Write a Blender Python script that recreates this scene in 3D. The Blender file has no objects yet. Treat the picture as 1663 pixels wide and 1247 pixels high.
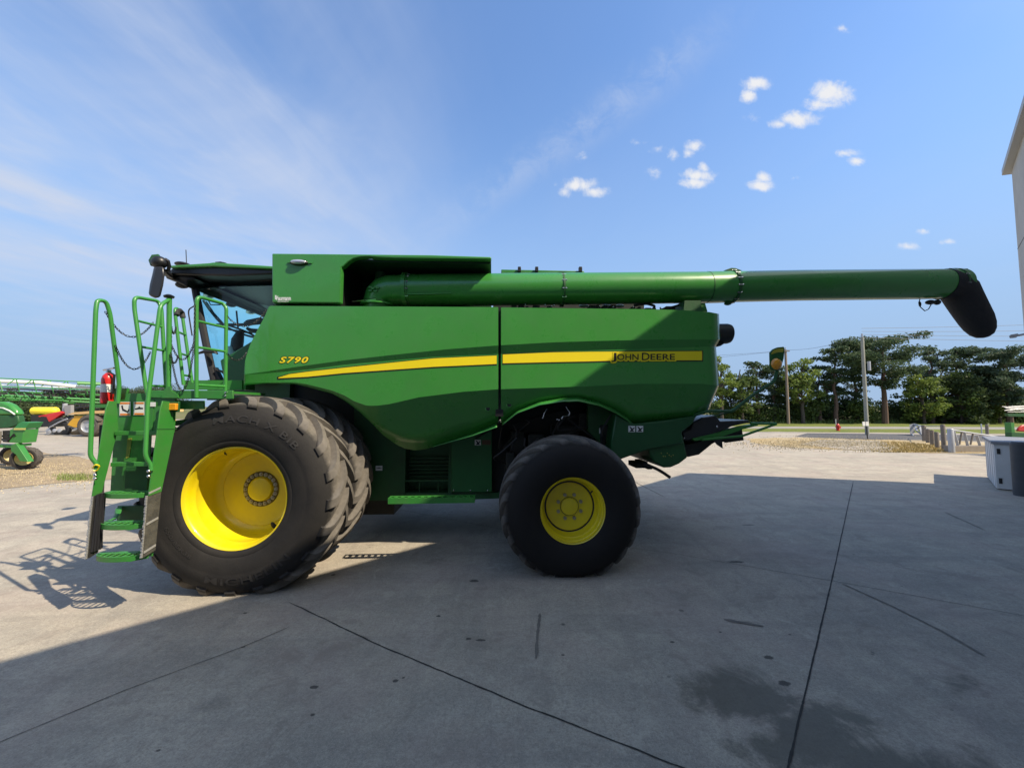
import bpy, bmesh, math, random
from mathutils import Vector, Matrix, Quaternion, noise as mnoise
random.seed(7)
S = bpy.context.scene
COL = S.collection
R = math.radians
# ------------------------------------------------------------------ camera
FPX = 624.0; CX, CY = 831.5, 623.5; PITCH = R(3.3); HC = 1.88
cam_d = bpy.data.cameras.new("camera"); cam = bpy.data.objects.new("camera", cam_d); COL.objects.link(cam)
cam_d.sensor_width = 36; cam_d.sensor_fit = 'HORIZONTAL'; cam_d.lens = 36 * FPX / 1663
cam_d.clip_start = 0.05; cam_d.clip_end = 5000
cam.location = (0, 0, HC); cam.rotation_euler = (R(90) + PITCH, 0, 0)
S.camera = cam
S.render.resolution_x = 1024; S.render.resolution_y = 767
S.view_settings.view_transform = 'Standard'; S.view_settings.look = 'None'
S.view_settings.gamma = 1; S.view_settings.use_curve_mapping = False
S.view_settings.exposure = 0.75
# ------------------------------------------------------------------ sun + sky
LDIR = Vector((-.82, .40, -1.0)).normalized()
SUNV = -LDIR
EL = math.asin(SUNV.z); AZ = math.atan2(SUNV.x, SUNV.y)
sd = bpy.data.lights.new("sun", 'SUN'); so = bpy.data.objects.new("sun", sd); COL.objects.link(so)
sd.energy = 3.9; sd.angle = R(0.5); sd.color = (1.0, .87, .67)
so.rotation_euler = LDIR.to_track_quat('-Z', 'Y').to_euler(); so.location = (12, -6, 20)

def pxdir(px, py):
    x = (px - CX) / FPX; y = (CY - py) / FPX
    c, s = math.cos(PITCH), math.sin(PITCH)
    return Vector((x, c - y * s, s + y * c))

W_ = bpy.data.worlds.new("World"); S.world = W_; W_.use_nodes = True
def build_world():
    nt = W_.node_tree; N = nt.nodes; K = nt.links; N.clear()
    out = N.new('ShaderNodeOutputWorld'); bg = N.new('ShaderNodeBackground')
    sky = N.new('ShaderNodeTexSky'); sky.sky_type = 'NISHITA'; sky.sun_disc = False
    sky.sun_elevation = EL; sky.sun_rotation = AZ; sky.altitude = 0
    sky.air_density = 1.0; sky.dust_density = 0.3; sky.ozone_density = 2.2
    bg.inputs['Strength'].default_value = 0.13
    tc = N.new('ShaderNodeTexCoord')
    nrm = N.new('ShaderNodeVectorMath'); nrm.operation = 'NORMALIZE'; K.new(tc.outputs['Generated'], nrm.inputs[0])
    def math_(op, a, b=None, clamp=False):
        n = N.new('ShaderNodeMath'); n.operation = op; n.use_clamp = clamp
        for i, v in enumerate((a, b)):
            if v is None: continue
            if isinstance(v, (int, float)): n.inputs[i].default_value = v
            else: K.new(v, n.inputs[i])
        return n.outputs[0]
    def maprange(v, a, b, c=0., d=1.):
        n = N.new('ShaderNodeMapRange'); n.interpolation_type = 'SMOOTHSTEP'
        K.new(v, n.inputs['Value'])
        for k, x in zip(('From Min', 'From Max', 'To Min', 'To Max'), (a, b, c, d)): n.inputs[k].default_value = x
        return n.outputs[0]
    # cumulus puffs: placed by heading and height (x/y, z/y of the sky direction), half-widths likewise
    puffs = [(1226,137,23,12,1),(1216,157,15,12,1),(1350,152,34,19,1.1),(1326,170,22,11,.9),(1298,195,34,14,1.05),(1264,202,20,7,.8),(935,301,36,11,.95),(914,311,16,11,.8),(962,311,24,9,.8),(1127,237,15,10,.9),(1119,250,12,9,.8),
             (1134,285,27,10,1),(1127,297,26,9,1),(1143,274,11,9,.9),(1240,289,12,10,.9),(1234,302,21,10,.95),(1376,249,24,7,.75),(1390,262,17,8,.8),(1065,242,16,7,.5),(1048,232,20,5,.35),(1062,281,12,9,.5),(1095,252,11,12,.5),
             (1475,401,17,7,.6),(1540,393,14,5,.65),(1499,375,13,5,.65),(1370,47,12,7,.45),(947,256,10,8,.4),(1222,190,16,10,.35),(1290,290,10,4,.3)]
    sp0 = N.new('ShaderNodeSeparateXYZ'); K.new(nrm.outputs[0], sp0.inputs[0])
    yc = math_('MAXIMUM', sp0.outputs['Y'], .02)
    gn = N.new('ShaderNodeCombineXYZ'); K.new(math_('DIVIDE', sp0.outputs['X'], yc), gn.inputs[0]); K.new(math_('DIVIDE', sp0.outputs['Z'], yc), gn.inputs[1])
    nz = N.new('ShaderNodeTexNoise'); nz.inputs['Scale'].default_value = 13; nz.inputs['Detail'].default_value = 9; nz.inputs['Roughness'].default_value = .66; nz.inputs['Distortion'].default_value = .5
    K.new(gn.outputs[0], nz.inputs['Vector'])
    nz2 = N.new('ShaderNodeTexNoise'); nz2.inputs['Scale'].default_value = 45; nz2.inputs['Detail'].default_value = 6; K.new(gn.outputs[0], nz2.inputs['Vector'])
    acc = None
    for (px, py, rx, ry, w) in puffs:
        c = pxdir(px, py); u, v = c.x / c.y, c.z / c.y
        mp = N.new('ShaderNodeMapping'); mp.vector_type = 'TEXTURE'; mp.inputs['Location'].default_value = (u, v, 0); mp.inputs['Scale'].default_value = (rx / FPX * 1.15, ry / FPX * 1.25, 1)
        K.new(gn.outputs[0], mp.inputs['Vector']); ln = N.new('ShaderNodeVectorMath'); ln.operation = 'LENGTH'; K.new(mp.outputs[0], ln.inputs[0])
        m = math_('MULTIPLY', math_('SUBTRACT', 1.2, ln.outputs['Value']), w)
        acc = m if acc is None else math_('MAXIMUM', acc, m)
    acc = math_('MAXIMUM', acc, -1.0)
    n1 = math_('MULTIPLY', math_('SUBTRACT', nz.outputs['Fac'], .5), 2.2)
    n2 = math_('MULTIPLY', math_('SUBTRACT', nz2.outputs['Fac'], .5), 1.0)
    cum = maprange(math_('ADD', acc, math_('ADD', n1, n2)), .05, 1.15)
    cum = math_('MULTIPLY', cum, maprange(acc, -.25, .35))
    # cirrus: planar projection, stretched noise
    sep = N.new('ShaderNodeSeparateXYZ'); K.new(nrm.outputs[0], sep.inputs[0])
    zc = math_('MAXIMUM', sep.outputs['Z'], .04)
    cb = N.new('ShaderNodeCombineXYZ'); K.new(math_('DIVIDE', sep.outputs['X'], zc), cb.inputs[0]); K.new(math_('DIVIDE', sep.outputs['Y'], zc), cb.inputs[1])
    def cirrus(rot, sc, loc, nscale, lo, hi, dist=.6):
        mp = N.new('ShaderNodeMapping'); K.new(cb.outputs[0], mp.inputs['Vector'])
        mp.inputs['Rotation'].default_value = (0, 0, R(rot)); mp.inputs['Scale'].default_value = sc; mp.inputs['Location'].default_value = loc
        t = N.new('ShaderNodeTexNoise'); t.inputs['Scale'].default_value = nscale; t.inputs['Detail'].default_value = 6; t.inputs['Roughness'].default_value = .55
        t.inputs['Distortion'].default_value = dist; K.new(mp.outputs[0], t.inputs['Vector'])
        return maprange(t.outputs['Fac'], lo, hi)
    # broad veils, then finer streaks inside them
    veil = cirrus(12, (.55, .34, 1), (3.3, 1.7, 0), 1.0, .36, .70, .9)
    streak = cirrus(4, (1.0, .48, 1), (1.3, 4.1, 0), 1.0, .40, .80, 1.2)
    fine = cirrus(-4, (2.6, 1.2, 1), (7.3, .1, 0), 1.2, .40, .80, 1.4)
    side = maprange(sep.outputs['X'], -.02, -.62)          # denser towards the left of the yard
    lowf = maprange(sep.outputs['Z'], .03, .30)
    cir = math_('MULTIPLY', math_('ADD', math_('MULTIPLY', veil, math_('ADD', .02, math_('MULTIPLY', side, .78))), math_('MULTIPLY', math_('ADD', streak, math_('MULTIPLY', fine, .35)), math_('ADD', .05, math_('MULTIPLY', side, .60)))), lowf)
    # one long band rising to the upper right
    a, b = pxdir(600, 450).normalized(), pxdir(1230, 20).normalized()
    nn = a.cross(b).normalized()
    dt = N.new('ShaderNodeVectorMath'); dt.operation = 'DOT_PRODUCT'; K.new(nrm.outputs[0], dt.inputs[0]); dt.inputs[1].default_value = nn
    wob = math_('ADD', dt.outputs['Value'], math_('MULTIPLY', math_('SUBTRACT', nz.outputs['Fac'], .5), .05))
    band = math_('MULTIPLY', maprange(math_('ABSOLUTE', wob), .06, .0), math_('MULTIPLY', maprange(sep.outputs['X'], -.3, .02), maprange(sep.outputs['X'], .45, .25)))
    cir = math_('ADD', cir, math_('MULTIPLY', math_('MULTIPLY', band, maprange(nz.outputs['Fac'], .3, .7)), .30), True)
    tot_c = N.new('ShaderNodeMix'); tot_c.data_type = 'RGBA'
    # tint: sky multiplied a touch bluer
    mt = N.new('ShaderNodeMix'); mt.data_type = 'RGBA'; mt.blend_type = 'MULTIPLY'; mt.inputs['Factor'].default_value = 1
    K.new(sky.outputs[0], mt.inputs['A']); mt.inputs['B'].default_value = (.91, 1.07, 1.22, 1)
    hz = N.new('ShaderNodeMix'); hz.data_type = 'RGBA'; K.new(mt.outputs['Result'], hz.inputs['A']); hz.inputs['B'].default_value = (1.62, 2.32, 3.42, 1)
    K.new(maprange(sep.outputs['Z'], .70, .04, 0, .97), hz.inputs['Factor'])
    sdt = N.new('ShaderNodeVectorMath'); sdt.operation = 'DOT_PRODUCT'; K.new(nrm.outputs[0], sdt.inputs[0]); sdt.inputs[1].default_value = SUNV
    glow = N.new('ShaderNodeMix'); glow.data_type = 'RGBA'; K.new(hz.outputs['Result'], glow.inputs['A']); glow.inputs['B'].default_value = (6.0, 5.8, 5.2, 1)
    K.new(maprange(sdt.outputs['Value'], .62, 1.0, 0, .62), glow.inputs['Factor'])
    K.new(glow.outputs['Result'], tot_c.inputs['A']); tot_c.inputs['B'].default_value = (2.75, 3.1, 3.85, 1); K.new(cir, tot_c.inputs['Factor'])
    fin = N.new('ShaderNodeMix'); fin.data_type = 'RGBA'; K.new(tot_c.outputs['Result'], fin.inputs['A']); fin.inputs['B'].default_value = (3.9, 3.95, 4.1, 1); K.new(cum, fin.inputs['Factor'])
    K.new(fin.outputs['Result'], bg.inputs['Color']); K.new(bg.outputs[0], out.inputs[0])
build_world()

# ------------------------------------------------------------------ coordinate helpers
def G(px, py, z=0.0):
    d = pxdir(px, py); t = (z - HC) / d.z
    return Vector((d.x * t, d.y * t, z))
def WD(px, py, Y):
    d = pxdir(px, py); t = Y / d.y
    return Vector((d.x * t, Y, HC + d.z * t))
YAW = R(3.0); ORG = Vector((-.16, 4.65, 0)); UX = Vector((math.cos(YAW), math.sin(YAW), 0)); VY = Vector((-math.sin(YAW), math.cos(YAW), 0))
def L(px, py, y):
    """point of the harvester's own frame on its lengthwise plane y"""
    d = pxdir(px, py); cpos = Vector((0, 0, HC)) - ORG
    t = (y - cpos.dot(VY)) / d.dot(VY)
    p = cpos + d * t
    return Vector((p.dot(UX), y, p.z))
def interp(c, x):
    if x <= c[0][0]: return c[0][1]
    for (a, b), (a2, b2) in zip(c, c[1:]):
        if x <= a2: return b + (b2 - b) * (x - a) / (a2 - a)
    return c[-1][1]

# ------------------------------------------------------------------ materials
def pmat(name, col, rough=.5, metal=0, coat=0, var=0.0, vscale=8, bump=0, bscale=60, dirt=None, dscale=2.0, damt=.5, spec=.5):
    m = bpy.data.materials.new(name); m.use_nodes = True; nt = m.node_tree; N = nt.nodes; K = nt.links
    b = N['Principled BSDF']; b.inputs['Base Color'].default_value = (*col, 1); b.inputs['Roughness'].default_value = rough
    b.inputs['Metallic'].default_value = metal; b.inputs['Coat Weight'].default_value = coat; b.inputs['Coat Roughness'].default_value = .08
    b.inputs['Specular IOR Level'].default_value = spec
    tc = N.new('ShaderNodeTexCoord'); src = None
    if var > 0 or dirt:
        nz = N.new('ShaderNodeTexNoise'); nz.inputs['Scale'].default_value = vscale; nz.inputs['Detail'].default_value = 6; nz.inputs['Roughness'].default_value = .6
        K.new(tc.outputs['Object'], nz.inputs['Vector'])
        mx = N.new('ShaderNodeMix'); mx.data_type = 'RGBA'; K.new(nz.outputs['Fac'], mx.inputs['Factor'])
        mx.inputs['A'].default_value = (*[c * (1 - var) for c in col], 1); mx.inputs['B'].default_value = (*[min(1, c * (1 + var)) for c in col], 1)
        src = mx.outputs['Result']
        if dirt:
            n2 = N.new('ShaderNodeTexNoise'); n2.inputs['Scale'].default_value = dscale; n2.inputs['Detail'].default_value = 8; n2.inputs['Roughness'].default_value = .7
            K.new(tc.outputs['Object'], n2.inputs['Vector'])
            mr = N.new('ShaderNodeMapRange'); K.new(n2.outputs['Fac'], mr.inputs['Value']); mr.inputs['From Min'].default_value = .4; mr.inputs['From Max'].default_value = .75; mr.inputs['To Max'].default_value = damt
            m2 = N.new('ShaderNodeMix'); m2.data_type = 'RGBA'; K.new(mr.outputs[0], m2.inputs['Factor']); K.new(src, m2.inputs['A']); m2.inputs['B'].default_value = (*dirt, 1)
            src = m2.outputs['Result']
            r2 = N.new('ShaderNodeMapRange'); K.new(mr.outputs[0], r2.inputs['Value']); r2.inputs['To Min'].default_value = rough; r2.inputs['To Max'].default_value = min(1, rough + .4); K.new(r2.outputs[0], b.inputs['Roughness'])
        K.new(src, b.inputs['Base Color'])
    if bump > 0:
        nb = N.new('ShaderNodeTexNoise'); nb.inputs['Scale'].default_value = bscale; nb.inputs['Detail'].default_value = 4; K.new(tc.outputs['Object'], nb.inputs['Vector'])
        bp = N.new('ShaderNodeBump'); bp.inputs['Strength'].default_value = bump; bp.inputs['Distance'].default_value = .01; K.new(nb.outputs['Fac'], bp.inputs['Height']); K.new(bp.outputs[0], b.inputs['Normal'])
    return m
M = {}
M['green'] = pmat('green_paint', (.043, .238, .038), .27, coat=.35, var=.10, vscale=3, dirt=(.08, .16, .07), dscale=4, damt=.2, bump=.10, bscale=1.6)
M['green2'] = pmat('green_sheet', (.034, .215, .032), .42, coat=.15, var=.15, vscale=5, dirt=(.10, .13, .07), dscale=7, damt=.3)
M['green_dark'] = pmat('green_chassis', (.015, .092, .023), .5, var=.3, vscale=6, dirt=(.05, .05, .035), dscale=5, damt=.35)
M['rail'] = pmat('green_rail', (.045, .24, .045), .38, coat=.2, var=.12, vscale=12)
M['yellow'] = pmat('yellow_rim', (.80, .64, .006), .33, coat=.3, var=.05, vscale=6, dirt=(.35, .24, .06), dscale=6, damt=.28)
M['stripe'] = pmat('yellow_stripe', (.86, .68, .01), .4, var=.03)
M['black'] = pmat('black_paint', (.012, .012, .013), .4, var=.3)
M['dark'] = pmat('dark_machinery', (.012, .014, .012), .6, var=.5, dirt=(.05, .045, .035), dscale=9, damt=.5)
M['rubber'] = pmat('rubber', (.018, .018, .018), .65, var=.3, vscale=20, bump=.3, dirt=(.06, .055, .05), dscale=4, damt=.4)
M['flap'] = pmat('worn_flap', (.05, .05, .046), .8, var=.3, vscale=14, bump=.6, bscale=40, dirt=(.16, .15, .12), dscale=10, damt=.6)
M['chrome'] = pmat('chrome', (.6, .6, .62), .22, metal=1)
M['bolt'] = pmat('bolt_steel', (.42, .38, .30), .4, metal=.7, var=.3, vscale=30)
M['steel'] = pmat('galvanised', (.42, .43, .45), .5, metal=.4, var=.2, vscale=10)
M['white'] = pmat('white_vinyl', (.75, .75, .73), .5, var=.04)
M['orange_vinyl'] = pmat('orange_vinyl', (.75, .22, .02), .5)
M['amber'] = pmat('amber_lens', (1.0, .32, .02), .15, coat=.6, var=.45, vscale=45)
M['red'] = pmat('red_paint', (.55, .015, .012), .35, coat=.3, var=.1)
M['headliner'] = pmat('headliner', (.72, .72, .68), .8, var=.12, vscale=3)
M['int'] = pmat('interior_black', (.015, .015, .017), .6)
M['mirror'] = pmat('mirror_shell', (.022, .022, .026), .33, var=.15)
M['cyl'] = pmat('intake_rubber', (.015, .016, .018), .5)

def glass(name, tint, gl=.9):
    m = bpy.data.materials.new(name); m.use_nodes = True; nt = m.node_tree; N = nt.nodes; K = nt.links; N.clear()
    o = N.new('ShaderNodeOutputMaterial'); t = N.new('ShaderNodeBsdfTransparent'); t.inputs[0].default_value = (*tint, 1)
    g = N.new('ShaderNodeBsdfGlossy'); g.inputs['Roughness'].default_value = .02
    f = N.new('ShaderNodeLayerWeight'); f.inputs['Blend'].default_value = .5; pw = N.new('ShaderNodeMath'); pw.operation = 'POWER'; pw.inputs[1].default_value = 4; K.new(f.outputs['Facing'], pw.inputs[0])
    ma = N.new('ShaderNodeMath'); ma.operation = 'MULTIPLY_ADD'; ma.inputs[1].default_value = .6; ma.inputs[2].default_value = .035; K.new(pw.outputs[0], ma.inputs[0]); mx = N.new('ShaderNodeMixShader')
    K.new(ma.outputs[0], mx.inputs[0]); K.new(t.outputs[0], mx.inputs[1]); K.new(g.outputs[0], mx.inputs[2]); K.new(mx.outputs[0], o.inputs[0])
    return m
M['glass'] = glass('tinted_glass', (.66, .96, 1.0))

def tyre_mat(name, r0, r1, base=(.020, .019, .019), dust=(.175, .158, .138), sidef=.30):
    m = bpy.data.materials.new(name); m.use_nodes = True; nt = m.node_tree; N = nt.nodes; K = nt.links
    b = N['Principled BSDF']; b.inputs['Roughness'].default_value = .72; b.inputs['Specular IOR Level'].default_value = .25
    tc = N.new('ShaderNodeTexCoord'); ml = N.new('ShaderNodeVectorMath'); ml.operation = 'MULTIPLY'; ml.inputs[1].default_value = (1, 0, 1); K.new(tc.outputs['Object'], ml.inputs[0])
    ln = N.new('ShaderNodeVectorMath'); ln.operation = 'LENGTH'; K.new(ml.outputs[0], ln.inputs[0])
    nz = N.new('ShaderNodeTexNoise'); nz.inputs['Scale'].default_value = 7; nz.inputs['Detail'].default_value = 8; nz.inputs['Roughness'].default_value = .65; K.new(tc.outputs['Object'], nz.inputs['Vector'])
    ad = N.new('ShaderNodeMath'); ad.operation = 'MULTIPLY_ADD'; K.new(nz.outputs['Fac'], ad.inputs[0]); ad.inputs[1].default_value = .06; K.new(ln.outputs['Value'], ad.inputs[2])
    mr = N.new('ShaderNodeMapRange'); mr.interpolation_type = 'SMOOTHSTEP'; K.new(ad.outputs[0], mr.inputs['Value']); mr.inputs['From Min'].default_value = r0 + .03; mr.inputs['From Max'].default_value = r1 + .03
    n2 = N.new('ShaderNodeTexNoise'); n2.inputs['Scale'].default_value = 3; n2.inputs['Detail'].default_value = 8; n2.inputs['Roughness'].default_value = .7; K.new(tc.outputs['Object'], n2.inputs['Vector'])
    mr2 = N.new('ShaderNodeMapRange'); K.new(n2.outputs['Fac'], mr2.inputs['Value']); mr2.inputs['From Min'].default_value = .35; mr2.inputs['From Max'].default_value = .8; mr2.inputs['To Max'].default_value = .5
    sidec = N.new('ShaderNodeMix'); sidec.data_type = 'RGBA'; K.new(mr2.outputs[0], sidec.inputs['Factor']); sidec.inputs['A'].default_value = (*base, 1); sidec.inputs['B'].default_value = (*[c * sidef for c in dust], 1)
    mx = N.new('ShaderNodeMix'); mx.data_type = 'RGBA'; K.new(mr.outputs[0], mx.inputs['Factor']); K.new(sidec.outputs['Result'], mx.inputs['A'])
    n3 = N.new('ShaderNodeTexNoise'); n3.inputs['Scale'].default_value = 25; n3.inputs['Detail'].default_value = 6; K.new(tc.outputs['Object'], n3.inputs['Vector'])
    dc = N.new('ShaderNodeMix'); dc.data_type = 'RGBA'; K.new(n3.outputs['Fac'], dc.inputs['Factor']); dc.inputs['A'].default_value = (*[c * .55 for c in dust], 1); dc.inputs['B'].default_value = (*[c * 1.15 for c in dust], 1)
    K.new(dc.outputs['Result'], mx.inputs['B']); K.new(mx.outputs['Result'], b.inputs['Base Color'])
    nb = N.new('ShaderNodeTexNoise'); nb.inputs['Scale'].default_value = 60; nb.inputs['Detail'].default_value = 4; K.new(tc.outputs['Object'], nb.inputs['Vector'])
    bp = N.new('ShaderNodeBump'); bp.inputs['Strength'].default_value = .25; bp.inputs['Distance'].default_value = .006; K.new(nb.outputs['Fac'], bp.inputs['Height']); K.new(bp.outputs[0], b.inputs['Normal'])
    return m
M['tyreF'] = tyre_mat('tyre_front', .93, .97)
M['tyreR'] = tyre_mat('tyre_rear', .715, .785, base=(.013, .012, .0125), dust=(.15, .14, .13), sidef=.14)
M['tyreS'] = tyre_mat('tyre_small', .25, .33, base=(.03, .028, .027), dust=(.12, .105, .09))

# ------------------------------------------------------------------ mesh builder
class MB:
    def __init__(s): s.v = []; s.f = []; s.sm = []
    def add(s, vs, fs, smooth=False):
        o = len(s.v); s.v += [tuple(p) for p in vs]; s.f += [tuple(i + o for i in f) for f in fs]; s.sm += [smooth] * len(fs); return s
    def bx(s, x0, x1, y0, y1, z0, z1, mat=None):
        vs = [Vector((x, y, z)) for x in (x0, x1) for y in (y0, y1) for z in (z0, z1)]
        if mat is not None: vs = [mat @ v for v in vs]
        return s.add(vs, [(0, 1, 3, 2), (4, 6, 7, 5), (0, 4, 5, 1), (2, 3, 7, 6), (0, 2, 6, 4), (1, 5, 7, 3)])
    def hexa(s, a, b):
        """two quads of 4 points each, joined"""
        return s.add(list(a) + list(b), [(0, 1, 2, 3), (7, 6, 5, 4), (0, 4, 5, 1), (1, 5, 6, 2), (2, 6, 7, 3), (3, 7, 4, 0)])
    def loop2(s, A, B):
        n = len(A); fs = [tuple(range(n)), tuple(range(2 * n - 1, n - 1, -1))] + [(i, i + n, (i + 1) % n + n, (i + 1) % n) for i in range(n)]
        return s.add(list(A) + list(B), fs)
    def prism(s, pts, y0, y1):          # pts (x,z)
        return s.loop2([(p[0], y0, p[1]) for p in pts], [(p[0], y1, p[1]) for p in pts])
    def prismz(s, pts, z0, z1):
        return s.loop2([(p[0], p[1], z0) for p in pts], [(p[0], p[1], z1) for p in pts])
    def grid(s, rows, smooth=False):
        n = len(rows[0]); vs = [p for r in rows for p in r]
        return s.add(vs, [(i * n + j, i * n + j + 1, (i + 1) * n + j + 1, (i + 1) * n + j) for i in range(len(rows) - 1) for j in range(n - 1)], smooth)
    def tube(s, path, r, n=10, cap=True, smooth=True, flat=1.0):
        path = [Vector(p) for p in path]; m = len(path); rs = r if isinstance(r, (list, tuple)) else [r] * m
        T = []
        for i in range(m):
            a = path[min(i + 1, m - 1)] - path[max(i - 1, 0)]; T.append(a.normalized())
        ref = Vector((0, 0, 1)) if abs(T[0].z) < .9 else Vector((0, 1, 0))
        u = T[0].cross(ref).normalized(); vs = []
        for i in range(m):
            if i: u = (T[i - 1].rotation_difference(T[i])) @ u
            u = (u - T[i] * u.dot(T[i])).normalized(); w = T[i].cross(u)
            for k in range(n):
                a = 2 * math.pi * k / n; vs.append(path[i] + (u * math.cos(a) + w * math.sin(a) * flat) * rs[i])
        fs = [(i * n + k, i * n + (k + 1) % n, (i + 1) * n + (k + 1) % n, (i + 1) * n + k) for i in range(m - 1) for k in range(n)]
        s.add(vs, fs, smooth)
        if cap:
            o = len(s.v) - len(vs)
            s.f += [tuple(o + k for k in range(n))[::-1], tuple(o + (m - 1) * n + k for k in range(n))]; s.sm += [False, False]
        return s
    def lathe(s, prof, cx=0, cz=0, n=64, smooth=True, y=0):   # prof [(r, a)] around the y axis
        vs = []
        for r, a in prof:
            for k in range(n):
                t = 2 * math.pi * k / n; vs.append((cx + r * math.cos(t), y + a, cz + r * math.sin(t)))
        fs = [(i * n + k, (i + 1) * n + k, (i + 1) * n + (k + 1) % n, i * n + (k + 1) % n) for i in range(len(prof) - 1) for k in range(n)]
        return s.add(vs, fs, smooth)
    def ball(s, c, r, n=12, m=8, sc=(1, 1, 1), mat=None):
        vs = []
        for i in range(m + 1):
            p = math.pi * i / m
            for k in range(n):
                t = 2 * math.pi * k / n; v = Vector((r * sc[0] * math.sin(p) * math.cos(t), r * sc[1] * math.sin(p) * math.sin(t), r * sc[2] * math.cos(p)))
                if mat is not None: v = mat @ v
                vs.append(v + Vector(c))
        return s.add(vs, [(i * n + k, i * n + (k + 1) % n, (i + 1) * n + (k + 1) % n, (i + 1) * n + k) for i in range(m) for k in range(n)], True)
    def mesh(s, name):
        me = bpy.data.meshes.new(name); me.from_pydata([tuple(v) for v in s.v], [], s.f)
        me.polygons.foreach_set('use_smooth', s.sm); me.update()
        bm = bmesh.new(); bm.from_mesh(me); bmesh.ops.remove_doubles(bm, verts=bm.verts, dist=1e-5); bmesh.ops.recalc_face_normals(bm, faces=bm.faces); bm.to_mesh(me); bm.free()
        return me
    def build(s, name, mat, parent=None, bevel=0, sharp=35, solid=0, loc=None):
        me = s.mesh(name); me.materials.append(mat); me.set_sharp_from_angle(angle=R(sharp))
        o = bpy.data.objects.new(name, me); COL.objects.link(o)
        if loc is not None: o.location = loc
        if parent: o.parent = parent
        if solid:
            md = o.modifiers.new('solid', 'SOLIDIFY'); md.thickness = solid; md.offset = 0
        if bevel:
            md = o.modifiers.new('bevel', 'BEVEL'); md.width = bevel; md.segments = 2; md.limit_method = 'ANGLE'; md.angle_limit = R(40); md.harden_normals = False
        return o
def tag(o, label=None, cat=None, group=None, kind=None):
    if label: o['label'] = label
    if cat: o['category'] = cat
    if group: o['group'] = group
    if kind: o['kind'] = kind
    return o
def empty(name, loc=(0, 0, 0), rz=0, **k):
    o = bpy.data.objects.new(name, None); COL.objects.link(o); o.location = loc; o.rotation_euler = (0, 0, rz); o.empty_display_size = .2
    return tag(o, **k)
def kids(o): return [c for c in bpy.data.objects if c.parent == o]
def copy_tree(o, parent=None):
    c = o.copy(); COL.objects.link(c); c.parent = parent
    for ch in kids(o): copy_tree(ch, c)
    return c
def rnd(path, r, n=5):
    """round the corners of a path"""
    P = [Vector(p) for p in path]; out = [P[0]]
    for a, b, c in zip(P, P[1:], P[2:]):
        d1 = (a - b); d2 = (c - b); k = min(r, d1.length * .49, d2.length * .49)
        p, q = b + d1.normalized() * k, b + d2.normalized() * k
        for i in range(n + 1):
            t = i / n; out.append(p * (1 - t) ** 2 + b * 2 * t * (1 - t) + q * t * t)
    out.append(P[-1]); return out
def text_polys(body, bold=.0, shear=0, extrude=0.0, spacing=1.0, res=3):
    c = bpy.data.curves.new('t', 'FONT'); c.body = body; c.offset = bold; c.shear = shear; c.extrude = extrude; c.space_character = spacing; c.resolution_u = res
    o = bpy.data.objects.new('t', c); COL.objects.link(o); dg = bpy.context.evaluated_depsgraph_get(); me = bpy.data.meshes.new_from_object(o.evaluated_get(dg))
    vs = [v.co.copy() for v in me.vertices]; fs = [tuple(p.vertices) for p in me.polygons]
    bpy.data.objects.remove(o); bpy.data.curves.remove(c); bpy.data.meshes.remove(me)
    x0 = min(v.x for v in vs); x1 = max(v.x for v in vs); y0 = min(v.y for v in vs); y1 = max(v.y for v in vs)
    return [((v.x - x0) / (x1 - x0), (v.y - y0) / (y1 - y0), v.z) for v in vs], fs, (x1 - x0) / (y1 - y0)
# ------------------------------------------------------------------ the harvester
H = empty('combine_harvester', ORG, YAW, label='huge green combine harvester with yellow wheels and a long unloading tube, across the concrete yard', cat='combine harvester')
YM = 1.70          # lengthwise middle plane
def text_on(name, body, px0, px1, pyb, pyt, yf, mat, parent, bold=0, shear=0, depth=.002, spacing=1.0, drop=(0, 0), slope=0):
    vs, fs, _ = text_polys(body, bold, shear, 0, spacing)
    out = []
    for u, w, _z in vs:
        px = px0 + (px1 - px0) * u + drop[0]; py = pyb + (pyt - pyb) * w + drop[1] + slope * u
        y = yf(px, py) if callable(yf) else yf
        out.append(L(px, py, y - depth))
    return MB().add(out, fs).build(name, mat, parent)

# ---- side panels (rows of the pressed surface)
TOPC = [(396.5, 606), (400, 580), (408, 558), (420, 534), (430, 516), (437.5, 498.5), (440, 497.5), (808, 499.5), (815, 500), (1060, 503), (1110, 504.5), (1152, 507.5), (1170, 511)]
C1 = [(396.5, 608), (430, 603.5), (500, 593), (560, 585), (632, 577), (728, 567), (808, 561), (897, 556), (960, 554), (1060, 551.5), (1168, 551)]
C1B = [(396.5, 608.6), (430, 606.5), (500, 600), (560, 592), (640, 585), (704, 579.5), (808, 575), (897, 571), (960, 569), (1060, 566), (1168, 562)]
C2 = [(396.5, 622), (430, 621), (480, 621), (500, 624), (540, 634), (560, 642), (575, 651), (596, 658.5), (612, 658.5), (632, 656), (680, 645), (752, 636), (808, 632), (897, 629), (960, 627), (1036, 623), (1140, 623), (1168, 626.5)]
BOT = [(396.5, 625), (430, 622.5), (480, 623.5), (500, 628), (540, 639), (560, 650), (584, 668), (608, 691), (622, 706), (643, 721), (658, 728), (675, 731), (693, 728.5), (706, 724), (768, 703.5), (808, 687)]
BOT2 = [(815, 686.5), (840, 666), (877, 651.5), (914, 645), (939, 644.5), (974, 653), (1001, 666), (1018, 677), (1030, 689), (1083, 682), (1133, 674), (1150, 665)]
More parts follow.
